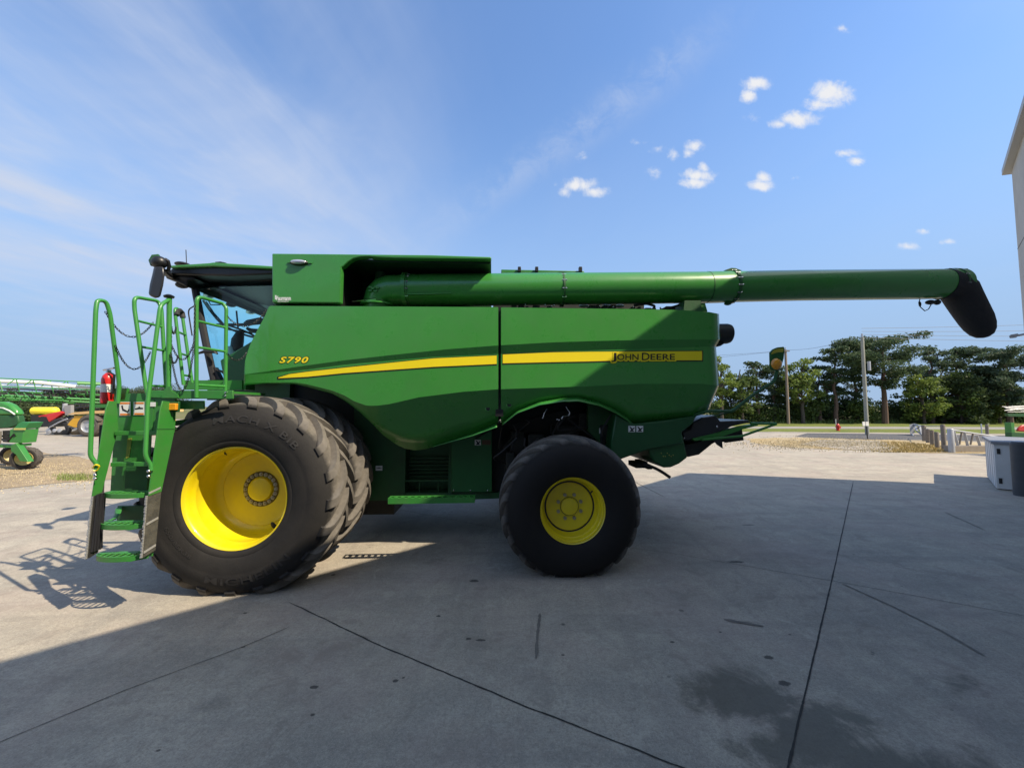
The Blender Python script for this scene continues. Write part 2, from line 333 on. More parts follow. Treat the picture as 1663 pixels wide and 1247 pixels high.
def rows_at(px, rear=False):
    t = interp(TOPC, px); a = interp(C1, px); b = interp(C1B, px); c = interp(C2, px); d = interp(BOT2 if rear else BOT, px)
    a = max(a, t); b = max(b, a + .3); c = max(c, b + .5); d = max(d, c + .5)
    if rear and px > 1133: pass
    ub = min(.05, (b - a) * .0030)
    tilt = min(.03, (a - t) * .0006)
    return [(t, -.05 + tilt), (a, -.05), (b, -.05 + ub), (c, -.03), (d, -.03 + (d - c) * .0042)]
def surf(px, py):
    rr = rows_at(px, px > 811)
    if py <= rr[0][0]: return rr[0][1]
    for (p, y), (p2, y2) in zip(rr, rr[1:]):
        if py <= p2: return y + (y2 - y) * (py - p) / max(1e-6, p2 - p)
    return rr[-1][1]
def frange(a, b, n): return [a + (b - a) * i / n for i in range(n + 1)]
def panel_front(mirror=False):
    m = MB(); cols = []
    pxs = frange(396.6, 440, 16) + frange(446, 808.6, 90)
    for px in pxs:
        rr = rows_at(px); col = []
        t, y = rr[0]; p = L(px, t, y); col.append(Vector((p.x, y + .12, p.z + .004)))
        for k, (py, yy) in enumerate(rr):
            if k == 4:
                for q in (.33, .66): 
                    pr = rr[3]; col.append(L(px, pr[0] + (py - pr[0]) * q, pr[1] + (yy - pr[1]) * q))
            col.append(L(px, py, yy))
        cols.append(col)
    # rear jamb
    last = cols[-1]; cols.append([Vector((v.x + .002, v.y + .07, v.z)) for v in last])
    rows = [[c[i] for c in cols] for i in range(len(cols[0]))]
    if mirror: rows = [[Vector((v.x, 2 * YM - v.y, v.z)) for v in r] for r in rows]
    return m.grid(rows, True)
REDGE = [1167, 1168.5, 1162, 1166.5, 1150]
def panel_rear(mirror=False):
    m = MB(); cols = []
    ts = frange(0, .97, 70) + [.98, .988, .994, 1.0]
    for i, t in enumerate(ts):
        col = []
        for k in range(5):
            px = 814.2 + (REDGE[k] - 814.2) * t
            rr = rows_at(min(px, 1149.5) if k == 4 else px, True); py, yy = rr[k]
            if k == 3: yy = -.03
            e = max(0, (t - .955) / .045); yy = yy + .11 * (1 - math.sqrt(max(0, 1 - e * e)))
            if k == 4: yy = min(yy, .24)
            p = L(px, py, yy)
            if k == 0: col.append(Vector((p.x, yy + .12, p.z + .004)))
            if k == 4:
                a = col[-1]
                for q in (.33, .66): v = a.lerp(p, q); col.append(v)
            col.append(p)
        cols.append(col)
    first = cols[0]; cols.insert(0, [Vector((v.x - .002, v.y + .07, v.z)) for v in first])
    last = cols[-1]; cols.append([Vector((v.x - .01, v.y + .5, v.z)) for v in last]); cols.append([Vector((v.x - .02, YM, v.z)) for v in last])
    rows = [[c[i] for c in cols] for i in range(len(cols[0]))]
    if mirror: rows = [[Vector((v.x, 2 * YM - v.y, v.z)) for v in r] for r in rows]
    return m.grid(rows, True)
pf = panel_front().build('front_side_panel', M['green'], H, solid=.012, sharp=14)
pr = panel_rear().build('rear_side_panel', M['green'], H, solid=.012, sharp=14)
tag(panel_front(True).build('front_side_panel', M['green'], H, solid=.012, sharp=14))
panel_rear(True).build('rear_side_panel', M['green'], H, solid=.012, sharp=14)
def decal_strip(name, top, bot, pxs, mat, parent, depth=.008, nz=3, yf=surf):
    rows = []
    for k in range(nz + 1):
        rows.append([L(px, top(px) + (bot(px) - top(px)) * k / nz, yf(px, top(px) + (bot(px) - top(px)) * k / nz) - depth) for px in pxs])
    return MB().grid(rows, True).build(name, mat, parent)
ST = [(452, 613), (470, 607.5), (500, 603.5), (560, 597), (640, 588.5), (704, 582), (808, 577.2), (815, 575.8), (897, 572.2), (960, 571.2), (1141, 570.2)]
SB = [(452, 614.3), (500, 611.8), (560, 605.7), (640, 600.2), (704, 595.7), (808, 591), (815, 590), (897, 588), (960, 586.8), (1000, 585.5), (1141, 585)]
decal_strip('stripe_outline', lambda p: interp(ST, p) - 1.1, lambda p: interp(SB, p) + 2.2, frange(450, 806.8, 60), M['black'], pf, .0075)
decal_strip('stripe', lambda p: interp(ST, p), lambda p: interp(SB, p), frange(452, 806.6, 60), M['stripe'], pf, .0095)
decal_strip('stripe_outline', lambda p: interp(ST, p) - 1.1, lambda p: interp(SB, p) + 2.2, frange(816, 1142, 60), M['black'], pr, .0075)
decal_strip('stripe', lambda p: interp(ST, p), lambda p: interp(SB, p), frange(816.5, 1140.3, 60), M['stripe'], pr, .0095)
# lettering on the stripe: black small capitals with a yellow halo, then the model number ahead
def brand(dx, dy, bold, mat, depth, nm):
    segs = [('J', 993, 1001, 587.6, 573.0), ('OHN', 1002.5, 1037, 584.6, 574.8), ('D', 1042.5, 1055, 584.8, 573.0), ('EERE', 1056.5, 1096, 584.3, 574.8)]
    m = MB()
    for b, a, c, pb, pt in segs:
        vs, fs, _ = text_polys(b, bold)
        k = bold * 10 + (1.3 if nm == 'lettering_halo' else 0)
        out = [L(a - k + (c - a + 2 * k) * u + dx, pb + k + (pt - pb - 2 * k) * w + dy, surf(a + (c - a) * u + dx, pb + (pt - pb) * w + dy) - depth) for u, w, _ in vs]
        m.add(out, fs)
    return m.build(nm, mat, pr)
brand(0, .3, .09, M['stripe'], .0125, 'lettering_halo')
brand(0, 0, .012, M['black'], .015, 'brand_lettering')
text_on('model_lettering_outline', 'S790', 452.2, 502.2, 590.6, 578.4, surf, M['black'], pf, bold=.055, shear=.3, depth=.009, spacing=1.12)
text_on('model_lettering', 'S790', 453.5, 501, 589.6, 579.4, surf, M['stripe'], pf, bold=.025, shear=.3, depth=.011, spacing=1.15)
for px, py, par in ((792.5, 663.5, pf), (827, 657.5, pr)):
    c = L(px, py, surf(px, py) - .008); m = MB()
    m.lathe([(.022, -.001), (.030, -.003), (.038, .002), (.038, .02)], c.x, c.z, 24, y=c.y - .004)
    m.build('latch', M['green'], par)
    MB().lathe([(0, -.001), (.024, -.001), (.024, .006)], c.x, c.z, 20, y=c.y - .006).build('latch_key', M['black'], par)
    
# flared lips along the lower edges
def lip(c_top, th, pxs, parent, rear, nm='panel_lip'):
    rows = [[], [], []]
    for px in pxs:
        py = interp(c_top, px); y = surf(px, py - .5) if rear is None else rows_at(min(px, 1149), rear)[4][1]; t = th(px)
        rows[0].append(L(px, py - .6, y + .012)); rows[1].append(L(px, py + t * .55, y - .012 - t * .004)); rows[2].append(L(px, py + t, y - .015 - t * .0095))
    MB().grid(rows, True).build(nm, M['green'], parent, solid=.006)
lip(BOT, lambda p: .3 + 6.0 * (p - 700) / 107, frange(702, 807, 30), pf, False)
lip(BOT2, lambda p: 7.5 - 3 * abs(p - 925) / 110, frange(816, 1029, 60), pr, True)

# ---- core and chassis
def Lp(pts, y): return [(L(a, b, y).x, L(a, b, y).z) for a, b in pts]
m = MB(); m.prism(Lp([(452, 505), (806, 505), (806, 684), (700, 715), (672, 722), (640, 700), (600, 662), (560, 622), (480, 600), (440, 600)], .34), .34, 2 * YM - .34)
m.prism(Lp([(809, 508), (1140, 512), (1138, 655), (1060, 672), (1025, 668), (990, 650), (940, 636), (890, 640), (840, 660), (809, 684)], .30), .30, 2 * YM - .30)
m.build('body_core', M['dark'], H)
# dark slot between the two panels
p0, p1 = L(805, 500, .14), L(817, 676, .14)
MB().bx(p0.x, p1.x, .10, .2, p1.z, p0.z).build('slot_filler', M['black'], H)
# lower housing between the wheels
def low(name, pts, y0, y1, mat, **k): return MB().prism(Lp(pts, y0), y0, y1).build(name, mat, H, **k)
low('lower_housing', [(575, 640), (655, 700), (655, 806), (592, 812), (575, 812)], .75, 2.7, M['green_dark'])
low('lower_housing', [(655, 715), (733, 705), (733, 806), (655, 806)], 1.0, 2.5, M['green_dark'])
for a, b in (((653, 718), (658, 806)), ((729, 708), (734, 806))):
    p, q = L(*a, .76), L(*b, .76); MB().bx(p.x, q.x, .74, .99, q.z, p.z).build('housing_post', M['green_dark'], H)
for py in (779, 801):
    p, q = L(658, py, .80), L(729, py + 2, .80); MB().bx(p.x, q.x, .78, .84, q.z, p.z).build('cross_rail', M['green_dark'], H)
for px in (681, 711):
    p, q = L(px, 781, .82), L(px + 1.5, 801, .82); MB().bx(p.x, q.x, .80, .84, q.z, p.z).build('cross_rail', M['green_dark'], H)
m = MB()
for i in range(6): 
    p, q = L(659, 742 + i * 6, .96), L(728, 743.5 + i * 6, .96); m.bx(p.x, q.x, .94, .99, q.z, p.z)
m.build('louvre', M['green_dark'], H)
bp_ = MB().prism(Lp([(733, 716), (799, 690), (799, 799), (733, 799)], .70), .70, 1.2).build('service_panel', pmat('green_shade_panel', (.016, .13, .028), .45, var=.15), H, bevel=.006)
for px in (737, 764, 792):
    c = L(px, 796, .69); MB().ball(c, .010, 8, 5).build('panel_bolt', M['chrome'], bp_)
low('rear_frame', [(799, 700), (812, 690), (822, 690), (830, 700), (1010, 720), (1010, 745), (900, 765), (845, 806), (799, 806)], .85, 2.6, M['dark'])
low('belly', [(592, 800), (845, 800), (845, 808), (760, 811), (592, 813)], .76, 2.65, M['green_dark'])
# far underside seen past the front wheel
p, q = L(560, 690, 1.2), L(640, 835, 1.2); MB().bx(p.x, q.x, 1.2, 2.2, q.z, p.z + .3).build('front_axle_housing', M['dark'], H)
low('wheel_well', [(400, 590), (610, 590), (670, 720), (640, 800), (590, 800), (585, 735), (540, 690), (470, 655), (400, 650)], .95, 2.45, M['dark'])
low('arch_lining', [(815, 630), (1030, 630), (1030, 735), (815, 735)], .85, .9, M['dark'])
# walkway step below the side
m = MB(); p, q = L(630, 808.5, -.02), L(771, 816.5, -.02); D = .10
m.bx(p.x, q.x, D - .012, D, q.z, p.z - .002)
nx = 13; w = (q.x - p.x) / nx; prof = [(q.x, q.z), (p.x, q.z)]
for i in range(nx): prof += [(p.x + w * (i + .0), p.z), (p.x + w * (i + .45), p.z), (p.x + w * (i + .6), p.z - .007), (p.x + w * (i + .85), p.z - .007)]
prof.append((q.x, p.z)); m.prism(prof, -.02, -.004)
for i in range(nx + 1):
    a = p.x + w * i; m.bx(max(p.x, a - w * .22), min(q.x, a + w * .22), -.004, D - .012, p.z - .012, p.z - .004)
for yy in (-.004, D - .03): m.bx(p.x, q.x, yy, yy + .018, p.z - .0115, p.z - .0045)
stp = m.build('side_step', M['green2'], H)
# rear axle, arch machinery
ra = MB(); c = L(926, 820, .5); AX = L(926, 831, -.42)
RW = Vector((AX.x + .042, -.42, .725))
ra.bx(RW.x - .10, RW.x + .10, .2, 3.2, RW.z - .08, RW.z + .12); ra.tube([(RW.x - .25, .5, RW.z + .3), (RW.x - .2, 2.9, RW.z + .3)], .05)
ra.prism([(RW.x - .3, RW.z), (RW.x + .3, RW.z), (RW.x + .2, RW.z + .55), (RW.x - .2, RW.z + .55)], 1.4, 2.0)
ra.build('rear_axle', M['green_dark'], H)
random.seed(11)
m = MB()
for i in range(14):
    x0 = RW.x + random.uniform(-.75, .7); z0 = random.uniform(1.35, 1.85); yy = random.uniform(.25, .55)
    m.tube(rnd([(x0, yy, z0), (x0 + random.uniform(-.25, .25), yy, z0 - random.uniform(0, .25)), (x0 + random.uniform(-.5, .5), yy + .1, z0 - random.uniform(.1, .4)), (x0 + random.uniform(-.6, .6), yy + .3, z0 - .4)], .1), .012, 6)
m.build('hydraulic_hose', M['rubber'], H)
def pipe(pts, y, r, nm, mat, par=H): return MB().tube(rnd([L(a, b, y) for a, b in pts], .03), r, 8).build(nm, mat, par)
pipe([(912, 680), (914, 676), (924, 675), (925.5, 670), (919, 660)], .2, .009, 'steel_pipe', M['chrome'])
pipe([(882, 678), (884, 670), (888, 664)], .2, .007, 'steel_pipe', M['chrome'])
for a, b in ((881.5, 678.5), (908, 682), (905, 681)): MB().ball(L(a, b, .2), .014, 8, 6).build('pipe_fitting', M['chrome'], H)
m = MB()
for (a, b, w, h, yy) in [(830, 700, 22, 40, .5), (858, 705, 26, 50, .45), (940, 670, 60, 30, .5), (975, 690, 20, 50, .4), (900, 690, 40, 18, .6), (822, 735, 14, 30, .42)]:
    p, q = L(a, b, yy), L(a + w, b + h, yy); m.bx(p.x, q.x, yy, yy + .3, q.z, p.z)
m.build('pump_block', M['dark'], H, bevel=.015)
low('arch_sheet', [(955, 650), (1005, 672), (1020, 700), (1010, 745), (990, 735), (955, 700)], .42, .5, M['green_dark'])
low('arch_sheet', [(830, 690), (905, 668), (960, 662), (975, 690), (960, 715), (840, 715)], .75, .8, M['dark'])

# ---- rear hood, chopper and tailboard
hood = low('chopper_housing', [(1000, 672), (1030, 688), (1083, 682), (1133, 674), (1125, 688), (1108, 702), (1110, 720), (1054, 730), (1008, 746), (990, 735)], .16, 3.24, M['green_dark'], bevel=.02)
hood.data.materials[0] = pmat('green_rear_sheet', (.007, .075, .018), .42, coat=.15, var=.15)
dr = low('chopper_drum', [(1054, 728), (1056, 740), (1063, 750), (1079, 759.5), (1090, 759), (1104, 753), (1117, 743), (1112, 720), (1108, 700), (1085, 700), (1062, 712)], .20, 3.2, M['green_dark'], bevel=.02)
random.seed(3)
M['oldyellow'] = pmat('old_yellow', (.30, .28, .06), .6)
for i in range(7): MB().ball(L(1074 + i * 3.2, 736 + random.choice((0, 3, 5)) , .195), .008, 8, 5).build('drum_bolt', M['oldyellow'], dr)
low('drum_guard', [(1117, 742), (1135, 738), (1156, 721), (1165, 716), (1150, 712), (1120, 722), (1111, 722)], .4, 3.0, M['dark'])
m = MB(); m.prism(Lp([(1108, 702), (1122, 697), (1125, 686), (1140, 678), (1163, 674), (1170, 684), (1215, 682), (1219, 686), (1190, 692), (1160, 706), (1128, 712), (1112, 716)], .3), .3, 3.1)
tb = m.build('tailboard', M['mirror'], H, bevel=.015)
m = MB(); m.prism(Lp([(1125, 712), (1160, 704), (1205, 692), (1231, 688), (1231, 691), (1206, 697), (1170, 710), (1128, 716)], .28), .28, .36)
m.build('tailboard_rail', M['green2'], H)
for k in range(7):
    y0 = .34 + k * .4
    low('deflector_vane', [(1155, 709), (1172, 708), (1174, 728), (1165, 722)] if k == 0 else [(1165, 702), (1205, 697), (1208, 715), (1178, 719)], y0, y0 + .02, M['mirror'])
low('tailboard_skirt', [(1112, 714), (1160, 706), (1205, 697), (1207, 714), (1180, 718), (1150, 716), (1118, 722)], .5, 3.0, M['dark'])
m = MB(); m.tube(rnd([L(1219, 687.5, .3), L(1262, 688, .3), L(1205, 708, .25), L(1140, 714, .25)], .03), .016, 8); m.build('guard_rod', M['green2'], H)
m = MB(); m.tube(rnd([L(1045, 752, .3), L(1068, 762, .3), L(1078, 768, .3), L(1088, 775, .3)], .05), .020, 8); m.build('drain_hose', M['rubber'], H)
m = MB()
for a, b, w, h in ((1033, 752, 10, 8), (1044, 750, 8, 10), (1052, 756, 7, 6)):
    p, q = L(a, b, .5), L(a + w, b + h, .5); m.bx(p.x, q.x, .5, .8, q.z, p.z)
m.build('hitch_bracket', M['dark'], H)
for a, b, r in ((1164, 693, .016), (1066, 745.5, .014), (1111, 711, .012)): MB().ball(L(a, b, .27), r, 8, 6).build('tail_bolt', M['chrome'], H)
# decals on the rear sheets
def decal(px0, py0, px1, py1, y, par, head=None, mark=1, base=None):
    w, h = px1 - px0, py1 - py0; vs, fs, mi = [], [], []
    def q(pts, k, dy=.0015):
        o = len(vs); vs.extend([L(px0 + u * w, py0 + v * h, y - dy) for u, v in pts]); fs.append(tuple(range(o, len(vs)))); mi.append(k)
    q([(0, 0), (1, 0), (1, 1), (0, 1)], 0, 0)
    if head: q([(.06, .04), (.94, .04), (.94, .16), (.06, .16)], 2); q([(.06, .84), (.94, .84), (.94, .97), (.06, .97)], 2)
    if mark == 1: q([(.12, .15), (.34, .15), (.6, .45), (.88, .2), (.92, .4), (.66, .66), (.9, .92), (.14, .92), (.4, .6)], 1)
    if mark == 2: q([(.15, .28), (.3, .24), (.36, .5), (.72, .66), (.84, .5), (.9, .58), (.74, .78), (.26, .62)], 1)
    if mark == 3: q([(.12, .5), (.45, .42), (.5, .3), (.6, .42), (.9, .45), (.88, .54), (.5, .55), (.12, .58)], 1)
    me = bpy.data.meshes.new('warning_decal'); me.from_pydata([tuple(v) for v in vs], [], fs)
    for mm in (base or M['white'], M['black'], M['orange_vinyl']): me.materials.append(mm)
    for p, k in zip(me.polygons, mi): p.material_index = k
    o = bpy.data.objects.new('warning_decal', me); COL.objects.link(o); o.parent = par
    return o
decal(1020.5, 691.5, 1031.5, 701.5, .152, hood); decal(1033.5, 691.5, 1044.5, 701.5, .152, hood)
decal(973, 695, 981.5, 704, .41, H); decal(771, 714, 781, 723, .695, bp_, mark=1)
decal(610, 756, 621, 764, .745, H, mark=3)
decal(783, 714.5, 797, 722, .695, bp_, mark=0, base=pmat('faded_label', (.12, .07, .035), .6))

# ---- round air intake at the back
a = L(1168, 542, .32); m = MB()
m.tube([Vector((a.x - .1, .32, a.z)), Vector((a.x + .10, .32, a.z)), Vector((a.x + .135, .32, a.z)), Vector((a.x + .155, .32, a.z))], [.13, .135, .125, .09], 28)
m.build('air_intake', M['cyl'], H)
low('intake_bracket', [(1160, 555), (1178, 557), (1170, 562), (1160, 563)], .26, .4, M['black'])

# ---- marker lamp arm at the back
def marker(yy, mir=1):
    arm = MB().tube(rnd([L(1120, 676, .25), L(1150, 667.5, yy * .3), L(1189, 668, yy), L(1225, 640, yy), L(1258, 619, yy), L(1262.5, 600, yy)], .05), .020, 8).build('marker_arm', M['green_dark'], H)
    MB().tube([L(1160, 676, yy), L(1189, 668, yy)], .010, 6).build('arm_stay', M['green_dark'], arm)
    pts = [(1251.5, 572), (1256, 567), (1263, 564), (1273, 563), (1274.5, 566), (1273, 582), (1269, 596), (1266, 601), (1255, 601.5), (1252, 597)]
    b = MB().prism(Lp(pts, yy - .03), yy - .03, yy).build('marker_board', pmat('green_board', (.012, .10, .022), .4), arm, bevel=.004)
    MB().prism(Lp([(1253, 573), (1256.5, 568.6), (1264, 566), (1272.5, 565.2), (1272, 571.5), (1262, 572.5), (1253, 575.5)], yy - .033), yy - .033, yy - .030).build('reflector_strip', pmat('yellow_reflector', (.42, .37, .04), .45), arm)
    c = L(1261.5, 591, yy - .035)
    MB().lathe([(0, -.03), (.03, -.027), (.06, -.015), (.074, .006)], c.x, c.z, 24, y=c.y).build('amber_lens', M['amber'], arm)
marker(.08)

# ---- tank extension at the top front
sheet = MB().prism(Lp([(441.5, 411.5), (700, 414), (798, 417), (798, 421.5), (640, 419.5), (612, 418.3), (600, 417), (586, 417.5), (574, 420), (565, 425.5), (558.5, 432), (554.5, 434), (552.5, 492), (441.5, 491.5)], -.04), -.04, .05).build('tank_extension', M['green'], H, bevel=.012)
a = L(441.5, 411.5, -.04); b = L(798, 417, -.04); c = L(556, 495, .05); d = L(441.5, 491.5, -.04)
M['shaded_sheet'] = pmat('shaded_green_sheet', (.005, .035, .012), .5, var=.2)  # shade of the tank cavity put into a near-black green
MB().bx(a.x + .01, b.x - .002, .051, 3.39, a.z - .045, a.z - .015).build('tank_roof', M['shaded_sheet'], sheet)
MB().bx(a.x, a.x + .02, .052, 3.39, d.z, a.z - .06).build('tank_front_wall', M['green'], sheet)
MB().bx(a.x + .025, c.x - .03, .052, .16, d.z + .001, d.z + .02).build('tank_floor', M['green_dark'], sheet)
MB().bx(c.x - .05, c.x - .02, .054, .86, L(0, 497, .12).z - .02, b.z - .05).build('tank_bulkhead', M['black'], sheet)  # black colour stands in for shade at the end of the cavity
MB().bx(c.x - .02, b.x - .01, .84, .87, L(600, 505, .84).z - .1, a.z - .055).build('tank_inner_wall', M['shaded_sheet'], sheet)
MB().bx(a.x + .02, b.x - .02, 3.36, 3.388, d.z, a.z - .06).build('tank_far_wall', M['green'], sheet)
MB().bx(a.x, c.x + .2, .16, 1.0, L(500, 498, .1).z - .05, d.z + .0).build('tank_shoulder', M['green_dark'], sheet)
MB().bx(b.x - .022, b.x - .004, .15, 3.2, L(790, 450, .5).z, b.z - .06).build('tank_rear_wall', M['green_dark'], sheet) if False else None
# small corner post, oval work light and dealer sticker
c = L(486, 426.8, -.042)
sb = MB().ball((c.x, c.y - .01, c.z), .105, 24, 12, (1.0, .30, .34)).build('oval_work_light', M['black'], sheet)
MB().ball((c.x, c.y - .03, c.z), .090, 24, 12, (1.0, .30, .30)).build('light_lens', pmat('clear_lens', (.55, .57, .66), .12, metal=.5), sheet)
MB().bx(c.x - .13, c.x + .15, c.y - .012, c.y, c.z - .006, c.z + .006).build('light_bracket', M['green'], sheet)
text_on('dealer_sticker', 'Vaumann', 447, 472.5, 488, 480.5, -.041, M['white'], sheet, bold=.03, spacing=.95)
text_on('dealer_sticker_line', 'EQUIPMENT', 451, 469, 490.8, 488.9, -.041, M['white'], sheet, bold=.02)
MB().hexa([L(446.5, 486.5, -.0415), L(450, 486.5, -.0415), L(449, 479.5, -.0415), L(446.5, 479.5, -.0415)], [L(446.5, 486.5, -.0395), L(450, 486.5, -.0395), L(449, 479.5, -.0395), L(446.5, 479.5, -.0395)]).build('sticker_mark', M['white'], sheet)
# green engine deck edge behind the tube
a, b = L(814, 437.5, 1.4), L(949, 439.5, 1.4)
dk = MB().bx(a.x, b.x, 1.4, 2.6, a.z - .35, a.z).build('engine_deck', M['green2'], H, bevel=.01)
for px in (843, 871, 942):
    p = L(px, 437, 1.38); MB().bx(p.x - .02, p.x + .03, 1.35, 1.42, p.z - .05, p.z + .03).build('deck_clamp', M['black'], dk, bevel=.005)
a, b = L(801, 488, .95), L(1046, 493, .95); MB().bx(a.x, b.x, .95, 2.6, a.z - .5, a.z).build('engine_cover', M['dark'], H)
# rows of small fittings in the gap below the tube
random.seed(5); zt = L(900, 501, .4).z
m = MB(); 
for i in range(26):
    x0 = L(830, 500, .5).x + i * .095; m.bx(x0, x0 + random.uniform(.03, .09), .35, .6, zt - .08, zt + random.uniform(-.02, .05))
    if i % 3 == 0: MB().ball((x0 + random.uniform(-.3, .3), .3, zt + random.uniform(0, .02)), .012, 6, 5).build('deck_bolt', M['chrome'], H)
m.build('deck_clutter', M['dark'], H)
for px in (948, 986, 1006): MB().ball(L(px, 497, .6), .045, 10, 8, (1.6, 1, .5)).build('filter_cap', M['white'], H)
pipe([(1060, 503), (1064, 497), (1050, 493), (1030, 496)], .35, .018, 'deck_hose', M['rubber'])
pipe([(1072, 503), (1095, 498), (1112, 492), (1120, 486)], .35, .014, 'deck_hose', M['rubber'])
low('tube_cradle', [(1112, 488), (1138, 488), (1140, 506), (1110, 506)], .2, .5, M['green_dark'])
low('tube_cradle', [(1138, 492), (1145, 492), (1149, 506), (1141, 506)], .25, .45, M['green2'])

# ---- unloading tube
YA = .36
def ap(px, py): return L(px, py, YA)
P = [ap(655, 472), ap(1147, 467), ap(1185, 466), ap(1300, 463.6), ap(1557, 461.0)]
RT = .2095
t = MB()
tube = t.tube([P[0], P[1]], RT, 48).tube([P[1] + Vector((.004, 0, 0)), P[2]], RT + .002, 48).tube([P[2], P[3], P[4]], RT - .003, 48).build('unloading_tube', M['green'], H)
def ring(px, py, r, w, mat, nm='tube_flange', bolts=0):
    c = ap(px, py); ax = (P[4] - P[0]).normalized()
    o = MB().tube([c - ax * w / 2, c + ax * w / 2], r, 48).build(nm, mat, tube)
    if bolts:
        for k in range(bolts):
            a = 2 * math.pi * (k + .35) / bolts; q = c + Vector((0, math.cos(a), math.sin(a))) * (r - .008)
            MB().tube([q - ax * (w / 2 + .018), q + ax * (w / 2 + .018)], .009, 6).build('flange_bolt', M['chrome'], tube)
ring(659.5, 472, RT + .022, .05, M['green']); ring(664.5, 472, RT + .012, .012, M['green'], bolts=14)
ring(912.5, 471, RT + .013, .022, M['green_dark'], 'clamp_band', 12)
ring(1147, 467, RT + .003, .008, M['green_dark'], 'tube_seam')
ring(1187, 466.2, RT + .018, .03, M['green_dark'], 'tube_flange', 14)
ring(1545, 461.2, RT + .006, .02, M['green_dark'], 'tube_flange', 10)
# hinge gear on top of clamp and flange
for px, py in ((912, 444.0), (1188, 438.5)):
    p = ap(px, py); MB().prism([(p.x - .12, p.z - .02), (p.x + .12, p.z - .02), (p.x + .03, p.z + .012), (p.x - .03, p.z + .014)], YA - .04, YA + .04).build('hinge_plate', M['green_dark'], tube)
# under-edge lip of first section, cable along the top
a, b = ap(668, 484.5), ap(735, 483)
MB().hexa([a + Vector((0, -RT - .004, .0)), b + Vector((0, -RT - .004, 0)), b + Vector((0, -RT - .004, -.012)), a + Vector((0, -RT - .004, -.012))], [a + Vector((0, -.1, .0)), b + Vector((0, -.1, 0)), b + Vector((0, -.1, -.012)), a + Vector((0, -.1, -.012))]).build('tube_ledge', M['green'], tube)
pts = []
for i in range(60):
    px = 930 + i * 10.6; c = ap(px, 470.8 - (px - 912) * .0152); pts.append(c + Vector((0, .05, RT - .012 + .012 * math.sin(i * 1.35) ** 2 + .003 * math.sin(i * 3.1))))
MB().tube(pts, .009, 6).build('tube_cable', M['rubber'], tube)
# vertical elbow
el = MB().tube([ap(612, 506), ap(613, 490), ap(616, 482), ap(623, 475.5), ap(634, 472.3), ap(646, 472), ap(655, 472)], [.165, .172, .185, .195, .20, .20, .20], 40).build('tube_elbow', M['green'], H)
c = ap(613, 496); MB().tube([Vector((c.x, YA, c.z - .01)), Vector((c.x, YA, c.z + .008))], .215, 32).build('elbow_flange', M['green'], el)
c = ap(606, 494); MB().tube([Vector((c.x - .22, YA - .12, c.z)), Vector((c.x + .1, YA - .19, c.z + .015))], .012, 6).build('pivot_rod', M['chrome'], el)
for i, (a, b) in enumerate(((602, 467), (612, 467), (603, 473), (611, 474), (607, 470), (615, 469))):
    p = L(a, b, YA - .17); MB().bx(p.x - .025, p.x + .02, p.y - .02 - .006 * i, p.y + .05, p.z - .012, p.z + .012).build('elbow_bracket', M['green2'], el, bevel=.003)
c = L(618, 446, YA + .1); MB().tube([Vector((c.x, YA + .1, c.z - .08)), Vector((c.x, YA + .1, c.z + .08))], .07, 16).build('pivot_cap', M['green_dark'], el)
# rubber spout
sp = MB().tube([ap(1529, 461.5), ap(1545, 463), ap(1558, 472), ap(1568, 490), ap(1577, 505), ap(1585, 518), ap(1591, 529), ap(1596, 538), ap(1599.5, 544), ap(1601, 547)],
               [.214, .214, .203, .192, .184, .176, .160, .132, .092, .04], 36).build('rubber_spout', pmat('spout_rubber', (.014, .012, .014), .75, var=.4, vscale=30, bump=.5, bscale=50), H)
c = ap(1552, 437.3); MB().bx(c.x - .12, c.x + .16, YA - .02, YA + .02, c.z - .006, c.z + .006).build('spout_strap', M['black'], sp)
w = MB().ball(ap(1511, 491), .055, 14, 8, (1.25, .8, .6)).build('tube_work_light', M['black'], tube)
MB().ball(ap(1522, 491), .042, 14, 8, (1, .9, .9)).build('camera_housing', M['black'], tube)
MB().tube([ap(1494, 486), ap(1492, 492), ap(1495, 499), ap(1502, 505), ap(1508, 502), ap(1512, 495), ap(1514, 491)], .006, 6).build('light_cable', M['rubber'], tube)
p = ap(1494, 494); MB().ball(p, .03, 8, 6, (.5, .5, 1.3)).build('cable_plug', M['black'], tube)
c = ap(1182, 493); MB().ball(c, .05, 12, 8, (1, .8, .5)).build('drain_cover', M['green_dark'], tube)
